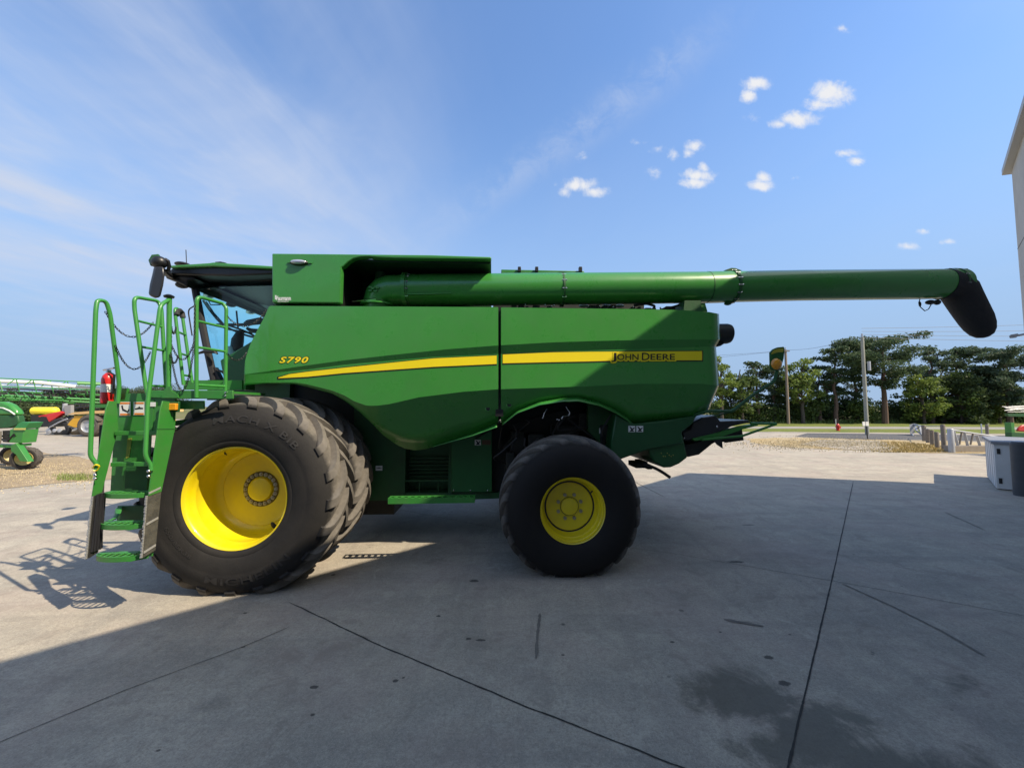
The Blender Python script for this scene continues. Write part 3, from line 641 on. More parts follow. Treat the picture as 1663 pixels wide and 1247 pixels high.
# ------------------------------------------------------------------ wheels (mesh origin at the outer face centre, axis +y inwards)
def arc_text(body, rad, height, ang_mid, span, y, inward=False, bold=.03):
    """raised letters bent round the sidewall"""
    vs, fs, asp = text_polys(body, bold, 0, 0, 1.1)
    out = []
    for u, w, _ in vs:
        if not inward: a = ang_mid + span * (.5 - u); r = rad + height * w
        else: a = ang_mid - span * (.5 - u); r = rad + height * (1 - w)
        out.append((r * math.cos(a), y, r * math.sin(a)))
    return out, fs
def tyre_mesh(prof, lugs, nm, mat, parent, texts=(), n=96):
    """prof: (r, a) carcass; lugs: dict(n, rb, rt, a0, a1, width, sweep, side_r)"""
    m = MB().lathe(prof, n=n)
    W = lugs['a1'] - lugs['a0']; mid = (lugs['a0'] + lugs['a1']) / 2; rb = lugs['rb']
    def crown(a):           # radius of carcass crown at axial a
        e = abs(a - mid) / (W / 2); return rb - .045 * e ** 4
    for side in (-1, 1):
        for i in range(lugs['n']):
            th0 = 2 * math.pi * (i + (.5 if side > 0 else 0)) / lugs['n']; secs = []
            for s in (0, .14, .3, .46, .62, .78, .92, 1.0):
                a = mid + side * (-.02 + (W / 2 + .005) * s); rr = crown(a)
                th = th0 - lugs['sweep'] * (s ** .85); wd = lugs['width'] * (1.15 - .15 * s) / rb / 2 * (1 + .5 * max(0, s - .6))
                h = lugs['h']; top = rr + h - (.012 if s in (0,) else 0)
                if s > .95: top = rr + h * .8
                secs.append((a, rr - .02, top, th - wd * 1.2, th + wd * 1.2, th - wd * .85, th + wd * .85))
            # down the shoulder
            a = mid + side * (W / 2 + lugs['so']); th = th0 - lugs['sweep'] * 1.06; wd = lugs['width'] * 1.2 / rb / 2
            secs.append((a, lugs['sr'] - .03, lugs['sr'] + .02, th - wd * 1.2, th + wd * 1.2, th - wd, th + wd))
            vs = []
            for (a, r0, r1, t0, t1, t2, t3) in secs:
                aa = a - side * .02 if a == secs[-1][0] else a
                vs += [(r0 * math.cos(t0), aa, r0 * math.sin(t0)), (r1 * math.cos(t2), a, r1 * math.sin(t2)), (r1 * math.cos(t3), a, r1 * math.sin(t3)), (r0 * math.cos(t1), aa, r0 * math.sin(t1))]
            k = len(secs); fs = []
            for j in range(k - 1):
                for q in range(3): fs.append((j * 4 + q, j * 4 + q + 1, j * 4 + q + 5, j * 4 + q + 4))
            fs += [(0, 1, 2, 3), ((k - 1) * 4, (k - 1) * 4 + 1, (k - 1) * 4 + 2, (k - 1) * 4 + 3)]
            m.add(vs, fs)
    me = m.mesh(nm); me.materials.append(mat); me.set_sharp_from_angle(angle=R(32))
    o = bpy.data.objects.new(nm, me); COL.objects.link(o); o.parent = parent
    return o
lug_letters = pmat('raised_rubber', (.028, .026, .025), .72, var=.3, vscale=12)
def front_wheel(loc):
    hub = MB()
    hub.lathe([(0, .455), (.11, .455), (.125, .462), (.132, .48), (.132, .50)], n=40)
    w = hub.build('front_wheel', M['yellow'], H, loc=loc)
    rim = MB().lathe([(.500, .055), (.513, .045), (.520, .052), (.520, .07), (.508, .078), (.498, .095), (.490, .13), (.486, .17), (.478, .185), (.478, .20), (.484, .215), (.474, .30), (.468, .42), (.452, .455), (.425, .475), (.405, .490), (.395, .485), (.382, .49), (.30, .497), (.20, .500), (.0, .500)], n=96).build('rim', M['yellow'], w)
    # back half of rim
    MB().lathe([(.484, .215), (.486, .60), (.513, .60)], n=48).build('rim_barrel', M['yellow'], w)
    b = MB(); 
    for k in range(20):
        t = 2 * math.pi * k / 20; c = (.165 * math.cos(t), 0, .165 * math.sin(t))
        b.tube([(c[0], .503, c[2]), (c[0], .482, c[2])], .0225, 6).tube([(c[0], .49, c[2]), (c[0], .470, c[2])], .009, 6)
    MB().lathe([(.140, .499), (.145, .492), (.190, .492), (.196, .499)], n=40).build('bolt_ring', pmat('grimy_yellow', (.16, .12, .02), .6, var=.4, vscale=14), w)
    b.build('wheel_bolt', M['bolt'], w)
    va = MB().tube([(-.16, .12, .455), (-.155, .12, .43)], .008, 8).tube([(-.157, .12, .438), (-.14, .12, .425)], .006, 8).build('valve_stem', M['black'], w)
    # drain hole in the disc
    MB().ball((.185, .43, -.385), .045, 16, 8, (.55, .15, 1.0), Matrix.Rotation(R(-35), 3, 'Y')).build('rim_hole', M['black'], w)
    prof = [(.505, .06), (.53, .035), (.56, .022), (.575, .024), (.60, .012), (.66, .002), (.72, -.004), (.735, -.002), (.75, -.006), (.80, -.002), (.85, .014), (.90, .042), (.93, .065), (.955, .12), (.967, .22), (.970, .325)]
    prof = prof + [(r, .65 - a) for r, a in prof[-2::-1]]
    t = tyre_mesh(prof, dict(n=21, rb=.965, a0=.055, a1=.595, width=.080, sweep=.36, h=.068, so=.022, sr=.905), 'tyre', M['tyreF'], w)
    for body, rad, h, mid, span, inv in (('MICHELIN', .755, .075, R(-75), R(62), True), ('MACH X BIB', .765, .07, R(72), R(66), False), ('650/85R38', .64, .035, R(-140), R(34), True),):
        vs, fs = arc_text(body, rad, h, mid, span, 0, inv, .012)
        yv = [interp([(p[0], p[1]) for p in prof[:15]], math.hypot(v[0], v[2])) - .0055 for v in vs]
        MB().add([(v[0], y, v[2]) for v, y in zip(vs, yv)], fs).build('sidewall_lettering', lug_letters, w)
    return w
fc = L(380, 807, -.60)
FWX = fc.x; FZ = .955
fw = front_wheel((FWX, -.64, FZ))
random.seed(2)
def wheel_copy(w, loc, rot):
    c = w.copy(); COL.objects.link(c); c.location = loc; c.rotation_euler = rot
    for k in kids(w):
        d = k.copy(); COL.objects.link(d); d.parent = c
    return c
wheel_copy(fw, (FWX, .045, FZ), (0, R(8), 0))
wheel_copy(fw, (FWX, 2 * YM + .64, FZ), (0, R(3), R(180)))
wheel_copy(fw, (FWX, 2 * YM - .10, FZ), (0, R(11), R(180)))
MB().tube([(FWX, -.1, FZ), (FWX, 3.5, FZ)], .17, 24).build('front_axle', M['green_dark'], H)

def rear_wheel(loc):
    hub = MB().lathe([(0, .222), (.085, .222), (.097, .228), (.100, .245), (.100, .255)], n=36)
    w = hub.build('rear_wheel', M['yellow'], H, loc=loc)
    MB().lathe([(.352, .052), (.362, .044), (.368, .052), (.366, .066), (.352, .072), (.345, .095), (.338, .10), (.332, .14), (.318, .155), (.312, .20), (.302, .24), (.292, .25)], n=80).build('rim', M['yellow'], w)
    MB().lathe([(.292, .25), (.285, .253), (.27, .25)], n=80).build('disc_gap', M['black'], w)
    d = MB().lathe([(.275, .252), (.268, .247), (.18, .250), (.13, .254), (0, .254)], n=64).build('wheel_disc', M['yellow'], w)
    b = MB()
    for k in range(8):
        t = 2 * math.pi * (k + .5) / 8; c = (.142 * math.cos(t), 0, .142 * math.sin(t))
        b.tube([(c[0], .254, c[2]), (c[0], .232, c[2])], .021, 6).tube([(c[0], .24, c[2]), (c[0], .218, c[2])], .010, 8)
    b.build('wheel_bolt', M['bolt'], w)
    MB().lathe([(.104, .2535), (.104, .2515), (.109, .2515), (.109, .2535)], n=40).build('hub_seam', M['black'], w)
    MB().tube([(.235, .11, .20), (.215, .10, .185)], .009, 8).build('valve_stem', M['black'], w)
    prof = [(.352, .06), (.38, .035), (.41, .022), (.44, .010), (.50, -.002), (.56, -.006), (.62, .004), (.67, .024), (.705, .05), (.735, .09), (.757, .16), (.768, .25), (.771, .35)]
    prof = prof + [(r, .70 - a) for r, a in prof[-2::-1]]
    t = tyre_mesh(prof, dict(n=20, rb=.752, a0=.07, a1=.63, width=.090, sweep=.52, h=.062, so=.046, sr=.60), 'tyre', M['tyreR'], w)
    m = MB()
    for body, rad, h, mid, span, inv in (('TITAN', .53, .06, R(-70), R(40), True), ('HI-TRACTION', .53, .055, R(105), R(60), False)):
        vs, fs = arc_text(body, rad, h, mid, span, 0, inv)
        m.add([(v[0], interp(prof[:12], math.hypot(v[0], v[2])) - .002, v[2]) for v in vs], fs)
    m.build('sidewall_lettering', pmat('raised_rubber_dark', (.024, .023, .023), .6), w) if False else None
    return w
rw = rear_wheel((RW.x, -.42, RW.z))
wheel_copy(rw, (RW.x, 2 * YM + .42, RW.z), (0, R(5), R(180)))

# ------------------------------------------------------------------ cab
cab = MB()
fz = L(350, 614, .8).z; xb = L(470, 560, .8).x; xf = L(348, 614, .8).x
cab.bx(xf - .12, xb, .85, 2.55, fz - .30, fz - .02)
cab = cab.build('cab', M['green_dark'], H)
# roof: green cap over a black underside with a front visor
rz = L(346, 431, .55)
m = MB(); m.prism(Lp([(276, 431.2), (340, 427), (346, 426), (358, 427), (400, 429.5), (470, 434), (470, 438), (346, 432.5), (277, 435.5)], .52), .52, 2.88)
roof = m.build('cab_roof', M['green'], H, bevel=.01)
m = MB(); m.prism(Lp([(277, 435.7), (346, 432.7), (470, 438), (470, 444), (372, 448), (330, 447), (300, 446), (277, 445)], .56), .56, 2.84).build('roof_underside', M['black'], roof, bevel=.02)
# headliner slab and black frame over side glass
p = L(335, 455, .80); q = L(470, 448, .80)
MB().bx(xf - .35, q.x, .95, 2.45, p.z + .035, p.z + .06).build('headliner', M['headliner'], roof)
# curved cowl inside roof front: swept light trim
m = MB()
hx0 = L(322, 466, .95).x
rows = []
for j in range(9):
    f = j / 8; row = []
    for i in range(17):
        g = i / 16; x = hx0 + (q.x - hx0) * f; yy = .86 + 1.68 * g
        z = p.z + .055 - .10 * (abs(2 * g - 1) ** 5) - .07 * (1 - f) ** 2 - .10 * max(0, g - .55) * (1 - f * .3)
        row.append((x, yy, z))
    rows.append(row)
m.grid(rows, True).build('roof_trim', M['headliner'], roof)
for (fx, fy, rr) in ((.62, .5, .06), (.8, 1.2, .07), (.3, .9, .05)):
    x = hx0 + (q.x - hx0) * fx; MB().lathe([(0, 0), (rr, 0), (rr, .02)], n=16).build('roof_vent', M['int'], roof).matrix_local = Matrix.Translation((x, .9 + fy, p.z + .02)) @ Matrix.Rotation(R(90), 4, 'X')
# visor with lamps at the roof front
m = MB(); m.prism(Lp([(268, 446), (277, 437), (300, 440), (318, 452), (305, 456), (303, 466), (297, 463), (280, 455), (269, 452)], .62), .62, 2.78).build('front_visor', M['black'], roof, bevel=.015)
for k in range(4):
    yy = .75 + k * .5; c = L(283, 455, yy * .3 + .5); MB().ball((L(283, 456, .62).x, yy, L(283, 456, .62).z - .02), .075, 14, 8, (1, 1, .55)).build('roof_work_lamp', M['chrome'] if k % 2 else M['int'], roof)
# pillars
def bar(pts, ys, w, nm, mat, par=cab, n=8, flat=1.0):
    return MB().tube([L(a, b, yy) for (a, b), yy in zip(pts, ys)], w, n, flat=flat).build(nm, mat, par)
bar([(315, 455), (319, 480), (327, 520), (335, 560), (343, 596), (348, 618)], [.8] * 6, .045, 'front_pillar', M['int'], flat=1.0)
MB().prism(Lp([(340, 616), (343, 598), (348, 596), (358, 617)], .78), .78, .86).build('pillar_foot', M['int'], cab)
bar([(315, 455), (319, 480), (327, 520), (335, 560), (343, 596), (348, 618)], [2.6] * 6, .001, 'tmp', M['int']) if False else None
ptop = L(315, 455, .8); pts = [L(a, b, .8) for a, b in ((315, 455), (319, 480), (327, 520), (335, 560), (343, 596), (348, 618))]
MB().tube([(v.x, 2.6, v.z) for v in pts], .04, 8).build('front_pillar', M['int'], cab)
for yy in (.8, 2.6):
    v0, v1 = L(455, 450, .8), L(440, 620, .8); MB().tube([(v0.x, yy, v0.z), (v1.x, yy, v1.z)], .05, 8).build('rear_pillar', M['int'], cab)
v0, v1 = L(320, 454.5, .8), L(465, 449, .8)
for yy in (.8, 2.6): MB().tube([(v0.x, yy, v0.z), (v1.x, yy, v0.z + .02)], .022, 8).build('door_frame', M['int'], cab)
# glass: two sides and a bowed windscreen
gpts = [(v.x, v.z) for v in pts]; back = [(L(455, 450, .8).x, gpts[0][1]), (L(455, 618, .8).x, gpts[-1][1])]
for yy, nm in ((.802, 'side_window'), (2.598, 'side_window')):
    poly = [(gpts[0][0], yy, gpts[0][1])] + [(a, yy, b) for a, b in gpts[1:]] + [(back[1][0], yy, back[1][1]), (back[0][0], yy, back[0][1])]
    MB().add(poly, [tuple(range(len(poly)))]).build(nm, M['glass'], cab)
rows = []
for x, z in gpts:
    rows.append([Vector((x - .26 * abs(math.sin(math.pi * k / 12)) ** .8, .80 + 1.8 * k / 12, z)) for k in range(13)])
MB().grid(rows, True).build('windscreen', M['glass'], cab)
MB().tube([r for r in rows[-1]], .03, 6).build('windscreen_sill', M['int'], cab)
# wiper and its arms, monitor, column, wheel, armrest, seat
def ip(a, b, y=1.7): return L(a, b, y)
MB().tube([ip(330, 488), ip(340, 503), ip(352, 518), ip(362, 528)], .016, 6).tube([ip(335, 490), ip(347, 508), ip(364, 527)], .010, 6).build('wiper_arm', M['int'], cab)
MB().tube([ip(338, 487), ip(342, 495), ip(358, 495)], .009, 6).build('wiper_link', M['int'], cab)
MB().tube([ip(352, 527.5), ip(400, 527)], .022, 8).build('grab_bar', M['int'], cab)
MB().tube([ip(384, 505), ip(386.5, 532)], .014, 6).build('antenna_stalk', M['int'], cab)
c = ip(390, 538, 1.6); sw = MB().tube([Vector((c.x + .21 * math.cos(t) * .95, 1.6 + .21 * math.sin(t), c.z + .07 * math.cos(t + 2.6))) for t in [2 * math.pi * i / 24 for i in range(25)]], .016, 8, cap=False)
sw.tube([c + Vector((-.18, 0, .03)), c, c + Vector((.18, 0, -.03))], .016, 6); sw.build('steering_wheel', M['int'], cab)
MB().tube([ip(391, 538, 1.6), ip(386, 552, 1.6), ip(383, 575, 1.6), ip(376, 600, 1.6)], [.05, .085, .085, .08], 12).build('steering_column', M['int'], cab)
MB().tube([ip(374, 563, 1.55), ip(376, 575, 1.55), ip(376, 600, 1.55)], [.05, .085, .09], 10).build('pedal_console', M['headliner'], cab)
a, b = L(398, 524, 1.3), L(426, 531, 1.3)
MB().tube([L(398, 526, 1.3), L(404, 524, 1.3), L(424, 521, 1.3), L(428, 521, 1.3)], [.04, .07, .085, .06], 10, flat=.6).build('armrest_monitor', M['int'], cab)
MB().tube([L(401, 533, 1.3), L(408, 537, 1.3), L(422, 538, 1.3), L(421, 552, 1.3)], [.02, .035, .05, .03], 10).build('armrest', M['int'], cab)
m = MB(); c = L(445, 560, 1.7); m.bx(c.x - .1, c.x + .4, 1.4, 2.0, c.z - .1, c.z + .05); m.bx(c.x + .3, c.x + .45, 1.4, 2.0, c.z, c.z + .75); m.build('operator_seat', M['int'], cab, bevel=.05)
# door grab bar and door handle in front of the glass
pipe([(317, 496), (307, 502), (306, 508), (312, 545)], .62, .008, 'grab_handle', M['int'], cab)
MB().tube([L(322, 574, .7), L(332, 571, .7), L(350, 571.5, .7), L(353, 575, .7)], [.02, .035, .035, .015], 8, flat=.6).build('door_handle', M['int'], cab)
MB().tube([L(350, 600, .75), L(360, 603, .75), L(366, 608, .75)], .015, 6).build('door_latch_bar', M['int'], cab)
# green corner cover ahead of the panel
MB().prism(Lp([(356.5, 585), (411, 552), (440, 545), (440, 622), (364, 622)], .70), .70, .80).build('corner_cover', M['green_dark'], H, bevel=.02).data.materials.__setitem__(0, pmat('green_cover', (.008, .09, .02), .35, coat=.2))
# roof aerial
a = L(303, 430, 1.2); MB().tube([a, L(302, 406, 1.2)], .006, 6).build('roof_aerial', M['black'], roof)
MB().ball(L(297, 430, 1.2), .10, 14, 8, (1, 1, .35)).build('aerial_base', M['black'], roof)
MB().prism(Lp([(349, 425.5), (358, 424.8), (366, 426.5), (350, 427.5)], .9), .9, 1.1).build('beacon_bracket', M['black'], roof)

# mirror
mir = MB().loop2([L(a, b, .28) for a, b in ((240.5, 480), (243, 462), (247, 446), (250, 431), (266, 431.5), (268, 447), (265.5, 464), (260.5, 485), (252, 485))],
                 [L(a, b, .40) for a, b in ((242, 478), (244, 462), (248, 447), (251, 436), (264, 437), (265, 447), (263, 464), (258, 481), (251, 482))]).build('side_mirror', M['mirror'], H, bevel=.03)
MB().ball(L(258.5, 426.5, .34), .085, 16, 10, (1.05, .9, .95)).build('mirror_joint', M['black'], mir)
MB().tube([L(250, 431, .33), L(248, 424, .33), L(251, 417.5, .33), L(258, 416, .33)], [.035, .04, .035, .025], 10).build('mirror_elbow', M['green_dark'], mir)
MB().tube([L(268, 421, .35), L(273, 424, .36), L(275, 432, .38), L(273, 440, .4), L(268, 440, .4)], .02, 8).build('mirror_arm', M['black'], mir)
MB().tube([L(266, 440, .38), L(272, 446, .5), L(282, 450, .65)], .035, 8).build('mirror_arm', M['black'], mir)

# ------------------------------------------------------------------ platform, ladder and rails
RP = .0175
plat = MB()
zf = L(238, 633, -.70).z
xa = L(232, 633, -.70).x; xc = L(352, 633, -.70).x
plat.bx(xa, xc, -.68, .12, zf - .03, zf - .005)
plat = plat.build('platform', M['green2'], H)
def plate(pts, y0, y1, nm, mat=None, par=plat, **k): return MB().prism(Lp(pts, y0), y0, y1).build(nm, mat or M['green2'], par, **k)
plate([(235, 634), (378, 634), (378, 647.5), (290, 647.5), (235, 645)], -.72, -.70, 'platform_edge', bevel=.004)
plate([(298, 617.5), (393, 617.5), (393, 633), (298, 633)], .1, .13, 'raised_edge')
plate([(393, 618), (399, 618), (399, 633), (393, 633)], .12, .3, 'raised_edge')
plate([(270, 650), (331, 650.5), (331, 664.5), (290, 664.5), (285, 668), (270, 668)], -.66, -.64, 'side_beam', bevel=.004)
plate([(270, 628), (263, 640), (262, 646), (290, 646), (288, 640), (278, 635), (277, 628)], -.735, -.722, 'gusset')
plate([(278, 684), (298, 681), (303, 688), (280, 692)], -.5, -.4, 'lower_bracket')
for a, b in ((318, 638), (318, 643), (366, 638), (366, 643)): MB().ball(L(a, b, -.73), .010, 8, 5).build('platform_bolt', M['chrome'], plat)
def rail(pts, r=RP, nm='handrail', par=None, rad=.07):
    par = par or H
    return MB().tube(rnd([L(a, b, y) for a, b, y in pts], rad), r, 12).build(nm, M['rail'], par)
rC = rail([(240, 642, -.71), (237, 630, -.71), (218, 500, -.71), (218, 482, -.71), (257, 489, -.44), (262, 500, -.44), (270.5, 640, -.44)])
rail([(225.5, 521.5, -.71), (264, 531, -.44)], .012, 'rail_bar', rC); rail([(231, 563.5, -.71), (267, 569.5, -.44)], .012, 'rail_bar', rC); rail([(238, 626, -.71), (270, 627.5, -.44)], .012, 'rail_bar', rC)
rD = rail([(298, 625, -.20), (285, 515, -.20), (284, 500, -.20), (293, 504, -.05), (296, 512, -.05), (312, 622, -.05)], .0165)
rail([(291.5, 540, -.20), (301, 544, -.05)], .012, 'rail_bar', rD); rail([(294.5, 574.5, -.20), (305.5, 578, -.05)], .012, 'rail_bar', rD); rail([(298, 609, -.20), (310.5, 611, -.05)], .012, 'rail_bar', rD)
MB().tube([L(287, 512, -.2), L(287.5, 505.5, -.18), L(292, 504.5, -.1), L(295.5, 508, -.05), L(297, 516, -.05)], .027, 10).build('rail_bumper', M['rubber'], rD)
rE = rail([(319, 646, -.73), (319, 500, -.73), (320, 481, -.73), (362, 493, -.42), (367.5, 500, -.42), (366, 645, -.42)], rad=.09)
rail([(319, 521, -.73), (366.5, 532, -.42)], .013, 'rail_bar', rE); rail([(319, 563.5, -.73), (366.5, 571, -.42)], .013, 'rail_bar', rE); rail([(319, 625, -.73), (366, 627.5, -.42)], .013, 'rail_bar', rE)
po = MB().tube([L(273.5, 640, -.70), L(275, 484, -.70)], .0215, 12).build('gate_post', M['rail'], H)
MB().tube([L(274.5, 483.5, -.70), L(274.5, 481.5, -.70)], [.04, .045], 12).tube([L(274.5, 481, -.70), L(274.5, 478.5, -.70)], [.045, .02], 12).tube([L(268, 481, -.74), L(281, 481.5, -.66)], .011, 6).build('post_knob', M['black'], po)

# ladder hung outboard of the wheel, almost upright
steps = [(148, 235.5, 897.5, 915, -.92, .030), (149.5, 236, 848, 862.5, -.90, .030), (157, 234, 800.5, 811, -.88, .028), (165, 241, 750.5, 758, -.84, .022), (170, 245, 700, 707, -.82, .022)]
lx0 = L(147, 850, -.96).x; lx1 = L(237.5, 850, -.95).x
def zy(py, y, px=200): return L(px, py, y).z
def stepm(i):
    a, b, t, bt, y, hg = steps[i]; zb = L((a + b) / 2, bt, y - (.09 if i < 3 else 0)).z; zt = zb + hg * (1.6 if i < 3 else 1.7)
    w = .065 if i < 3 else .06; m = MB(); n = 14; x0, x1 = lx0 + .008, lx1 - .012; bow = .085 if i < 3 else .0; hgt = zt - zb
    def fr(x):
        u = (x - x0) / (x1 - x0); return y - bow * max(0, 1 - (2 * u - 1) ** 2) ** .7 + .02
    outer = [(x, fr(x)) for x in frange(x0, x1, n)]
    for (xa_, ya_), (xb_, yb_) in zip(outer, outer[1:]):
        m.hexa([(xa_, ya_, zb), (xb_, yb_, zb), (xb_, yb_, zt), (xa_, ya_, zt)], [(xa_, ya_ + .012, zb), (xb_, yb_ + .012, zb), (xb_, yb_ + .012, zt), (xa_, ya_ + .012, zt)])
    m.bx(x0, x1, y + w, y + w + .012, zb, zt)
    for k in range(9):
        x = x0 + (x1 - x0) * k / 8 - .006; m.bx(x, x + .014, fr(min(max(x, x0), x1)) + .012, y + w, zt - .014, zt - .002)
    for k in range(3):
        yy = y + .03 + k * w * .3; m.bx(x0, x1, yy, yy + .014, zt - .013, zt - .001)
    return m
ladder = MB().bx(lx0, lx1, -.70, -.685, zy(702, -.69), zf - .035).build('access_ladder', M['green2'], H)
for i in range(5): stepm(i).build('step', M['green2'], ladder, bevel=.003)
def yz(x, pts, nm, mat, t=.012, par=ladder, **k):
    """flat plate standing across x; pts (y, z)"""
    return MB().loop2([(x, y, z) for y, z in pts], [(x + t, y, z) for y, z in pts]).build(nm, mat, par, **k)
for x, s, dp in ((lx0 - .014, 0, .085), (lx1 + .002, 1, .135)):
    yz(x, [(-.955, zy(806, -.955)), (-.955 + dp, zy(799, -.955 + dp)), (-.835 + dp, zy(695, -.835 + dp)), (-.865 + dp * (.95 - .35 * s), zy(652, -.865 + dp * (.95 - .35 * s))), (-.86, zy(651, -.86)), (-.88, zy(664, -.88))], 'side_plate', M['green2'], bevel=.003)
    if s: MB().tube([(x + .012, -.90, zy(697, -.9)), (x + .012, -.68, zy(697, -.7))], .004, 5).build('plate_fold', M['green_dark'], ladder)
    fx_ = x + (.014 if s == 0 else -.002)
    fl = yz(fx_, [(-.985, zy(907, -.985)), (-.985 + dp, zy(894, -.985 + dp)), (-.955 + dp, zy(799, -.955 + dp)), (-.965, zy(806, -.965))], 'rubber_flap', M['flap'], .010)
    for py, yy in ((801, -.965), (852, -.975), (898, -.985)):
        if not s: continue
        z = zy(py, yy); yz(fx_ + .011, [(yy + .01, z - .012), (yy + dp - .005, z + .012), (yy + dp - .005, z + .03), (yy + .01, z + .006)], 'flap_clamp', M['steel'], .005, ladder)
    m = MB(); random.seed(4 + s); za, zb = zy(806, -.965), zy(907, -.985)
    for k in range(40):
        f = k / 40; yy = -.965 - .02 * f; z0 = za * (1 - f) + zb * f; dd = random.uniform(.003, .014)
        m.bx(fx_ - .001, fx_ + .011, yy - dd, yy + .003, z0 - .007, z0 + .003)
    m.build('frayed_edge', M['steel'], ladder)
# sheets behind the steps
MB().bx(L(182, 750, -.70).x, L(243, 750, -.70).x, -.70, -.69, zy(800, -.7), zy(703, -.7)).build('riser_sheet', M['green2'], ladder)
MB().bx(L(205, 760, -.715).x, L(241, 760, -.715).x, -.72, -.702, zy(805, -.71), zy(758, -.71)).build('riser_sheet', M['green_dark'], ladder)
MB().bx(L(192, 830, -.62).x, L(238, 830, -.62).x, -.63, -.60, zy(846, -.62), zy(821, -.62)).build('mud_shield', M['green_dark'], ladder)
MB().tube([L(172, 847, -.78), L(184, 843, -.74), L(191, 834, -.68), L(193, 824, -.64)], .03, 8, flat=.3).build('shield_support', M['green2'], ladder)
m = MB()
for k in range(5):
    m.tube([L(163 + 2.2 * k, 690, -.80), L(161 + 2.2 * k, 740, -.82), L(157 + 2.6 * k, 800, -.84), L(153 + 3.2 * k + (k % 2) * 2, 845, -.85), L(154 + 2.8 * k, 890, -.86)], .007, 6)
m.build('cable_bundle', M['rubber'], ladder)
yz(lx0 + .014, [(-.975, zy(905, -.975)), (-.90, zy(896, -.90)), (-.87, zy(800, -.87)), (-.955, zy(804, -.955))], 'flap_dark_plate', M['rubber'], .008)  # dark plate added to keep the flap's lit inner face dark
m = MB()
for k in range(6):
    f = k / 5; m.tube([(lx0 + .03 + .006 * (k % 2), -.875 - .075 * f, zy(800, -.9)), (lx0 + .034, -.885 - .07 * f, zy(845, -.92)), (lx0 + .03 + .008 * ((k + 1) % 2), -.90 - .065 * f, zy(893, -.93))], .008, 6)
m.build('cable_bundle', M['mirror'], ladder)
rA = rail([(156.5, 762, -.96), (157, 753, -.96), (146.5, 741, -.985), (150, 650, -.965), (155.5, 503, -.93), (158, 487, -.91), (172, 489, -.84), (178.5, 508, -.81), (194, 625, -.72), (191, 655, -.73)], par=ladder, rad=.06)
rB = rail([(245.5, 764, -.95), (245, 755, -.95), (236, 741, -.98), (240, 650, -.93), (260.5, 495, -.82), (274, 487, -.71)], par=ladder, rad=.06)
for x, y in ((154.5, 771), (154.5, 777), (241.5, 765), (241.5, 773)): MB().ball(L(x, y, -.975), .015, 10, 6).build('ladder_bolt', M['chrome'], ladder)
MB().tube(rnd([L(150, 760, -.98), L(155, 754, -.99), L(162, 756, -.97), L(158, 764, -.96), L(151, 764, -.98)], .02), .006, 6).build('yellow_tie', M['stripe'], ladder)
def dl(a0, b0, a1, b1, k): return decal(a0, b0, a1, b1, -.712, ladder, head=True, mark=k)
dl(194, 652.5, 212, 675, 2); dl(217, 652.5, 234.5, 674, 3)
us = MB().bx(L(189, 650, -.705).x, L(250, 650, -.705).x, -.705, -.701, zy(703, -.705), zy(649.5, -.705)).build('upper_sheet', M['green2'], ladder)
plate([(207, 712), (214, 711), (210, 742), (204, 745)], -.704, -.7005, 'faded_mark', pmat('olive_label', (.20, .24, .03), .6), ladder)
o = decal(236, 653, 253, 660, -.712, ladder, mark=0)
# orange marker lamp
lf = MB().bx(L(262, 654, -.75).x, L(290, 654, -.75).x, -.75, -.725, L(262, 669, -.75).z, L(262, 652, -.75).z).build('lamp_frame', M['green_dark'], H, bevel=.004)
MB().bx(L(264, 654, -.78).x, L(286, 654, -.78).x, -.785, -.75, L(262, 666, -.78).z, L(262, 655, -.78).z).build('marker_lamp', M['amber'], lf, bevel=.006)
plate([(262, 669), (280, 669), (281, 683), (272, 694)], -.72, -.70, 'lamp_bracket')

# chains
def chain(pts, nm='safety_chain', par=plat, s=.017):
    """pts: control points in 3-D; links follow the polyline"""
    P = []; Q = [L(*p) for p in pts]
    for i in range(len(Q) - 1):
        for k in range(20): P.append(Q[i].lerp(Q[i + 1], k / 20))
    P.append(Q[-1]); cum = [0]
    for a, b in zip(P, P[1:]): cum.append(cum[-1] + (b - a).length)
    m = MB(); step = s * 1.45; n = int(cum[-1] / step); j = 0
    for i in range(n):
        d = i * step
        while j < len(cum) - 2 and cum[j + 1] < d: j += 1
        f = (d - cum[j]) / max(1e-9, cum[j + 1] - cum[j]); c = P[j].lerp(P[j + 1], f); T = (P[j + 1] - P[j]).normalized()
        up = Vector((0, 1, 0)) if i % 2 else T.cross(Vector((0, 1, 0))).normalized(); side = up - T * up.dot(T)
        if side.length < .1: side = Vector((1, 0, 0))
        side.normalize()
        ring = [c + T * (s * math.cos(a)) + side * (s * .52 * math.sin(a)) for a in [2 * math.pi * k / 8 for k in range(9)]]
        m.tube(ring, s * .20, 5, cap=False)
    return m.build(nm, M['black'], par)
def cat(a, b, sag, n=10):
    out = []
    for i in range(n + 1):
        t = i / n; out.append((a[0] + (b[0] - a[0]) * t, a[1] + (b[1] - a[1]) * t + sag * 4 * t * (1 - t), a[2] + (b[2] - a[2]) * t))
    return out
chain(cat((172, 508, -.83), (250, 522, -.55), 32), s=.015); chain(cat((188, 563, -.78), (246, 568, -.55), 34), s=.015)
chain(cat((277, 556, -.68), (317, 552, -.74), 30), s=.015)
chain([(316.5, 496, -.76), (316, 540, -.76), (314, 570, -.76)] + cat((313.5, 575, -.76), (277, 570, -.72), 62), s=.015)
chain([(277, 508, -.68), (278, 540, -.68), (278, 575, -.68)], s=.014); chain(cat((277, 580, -.68), (290, 575, -.25), 12), s=.015)
chain(cat((278, 530, -.68), (286, 530, -.22), 12), s=.015)
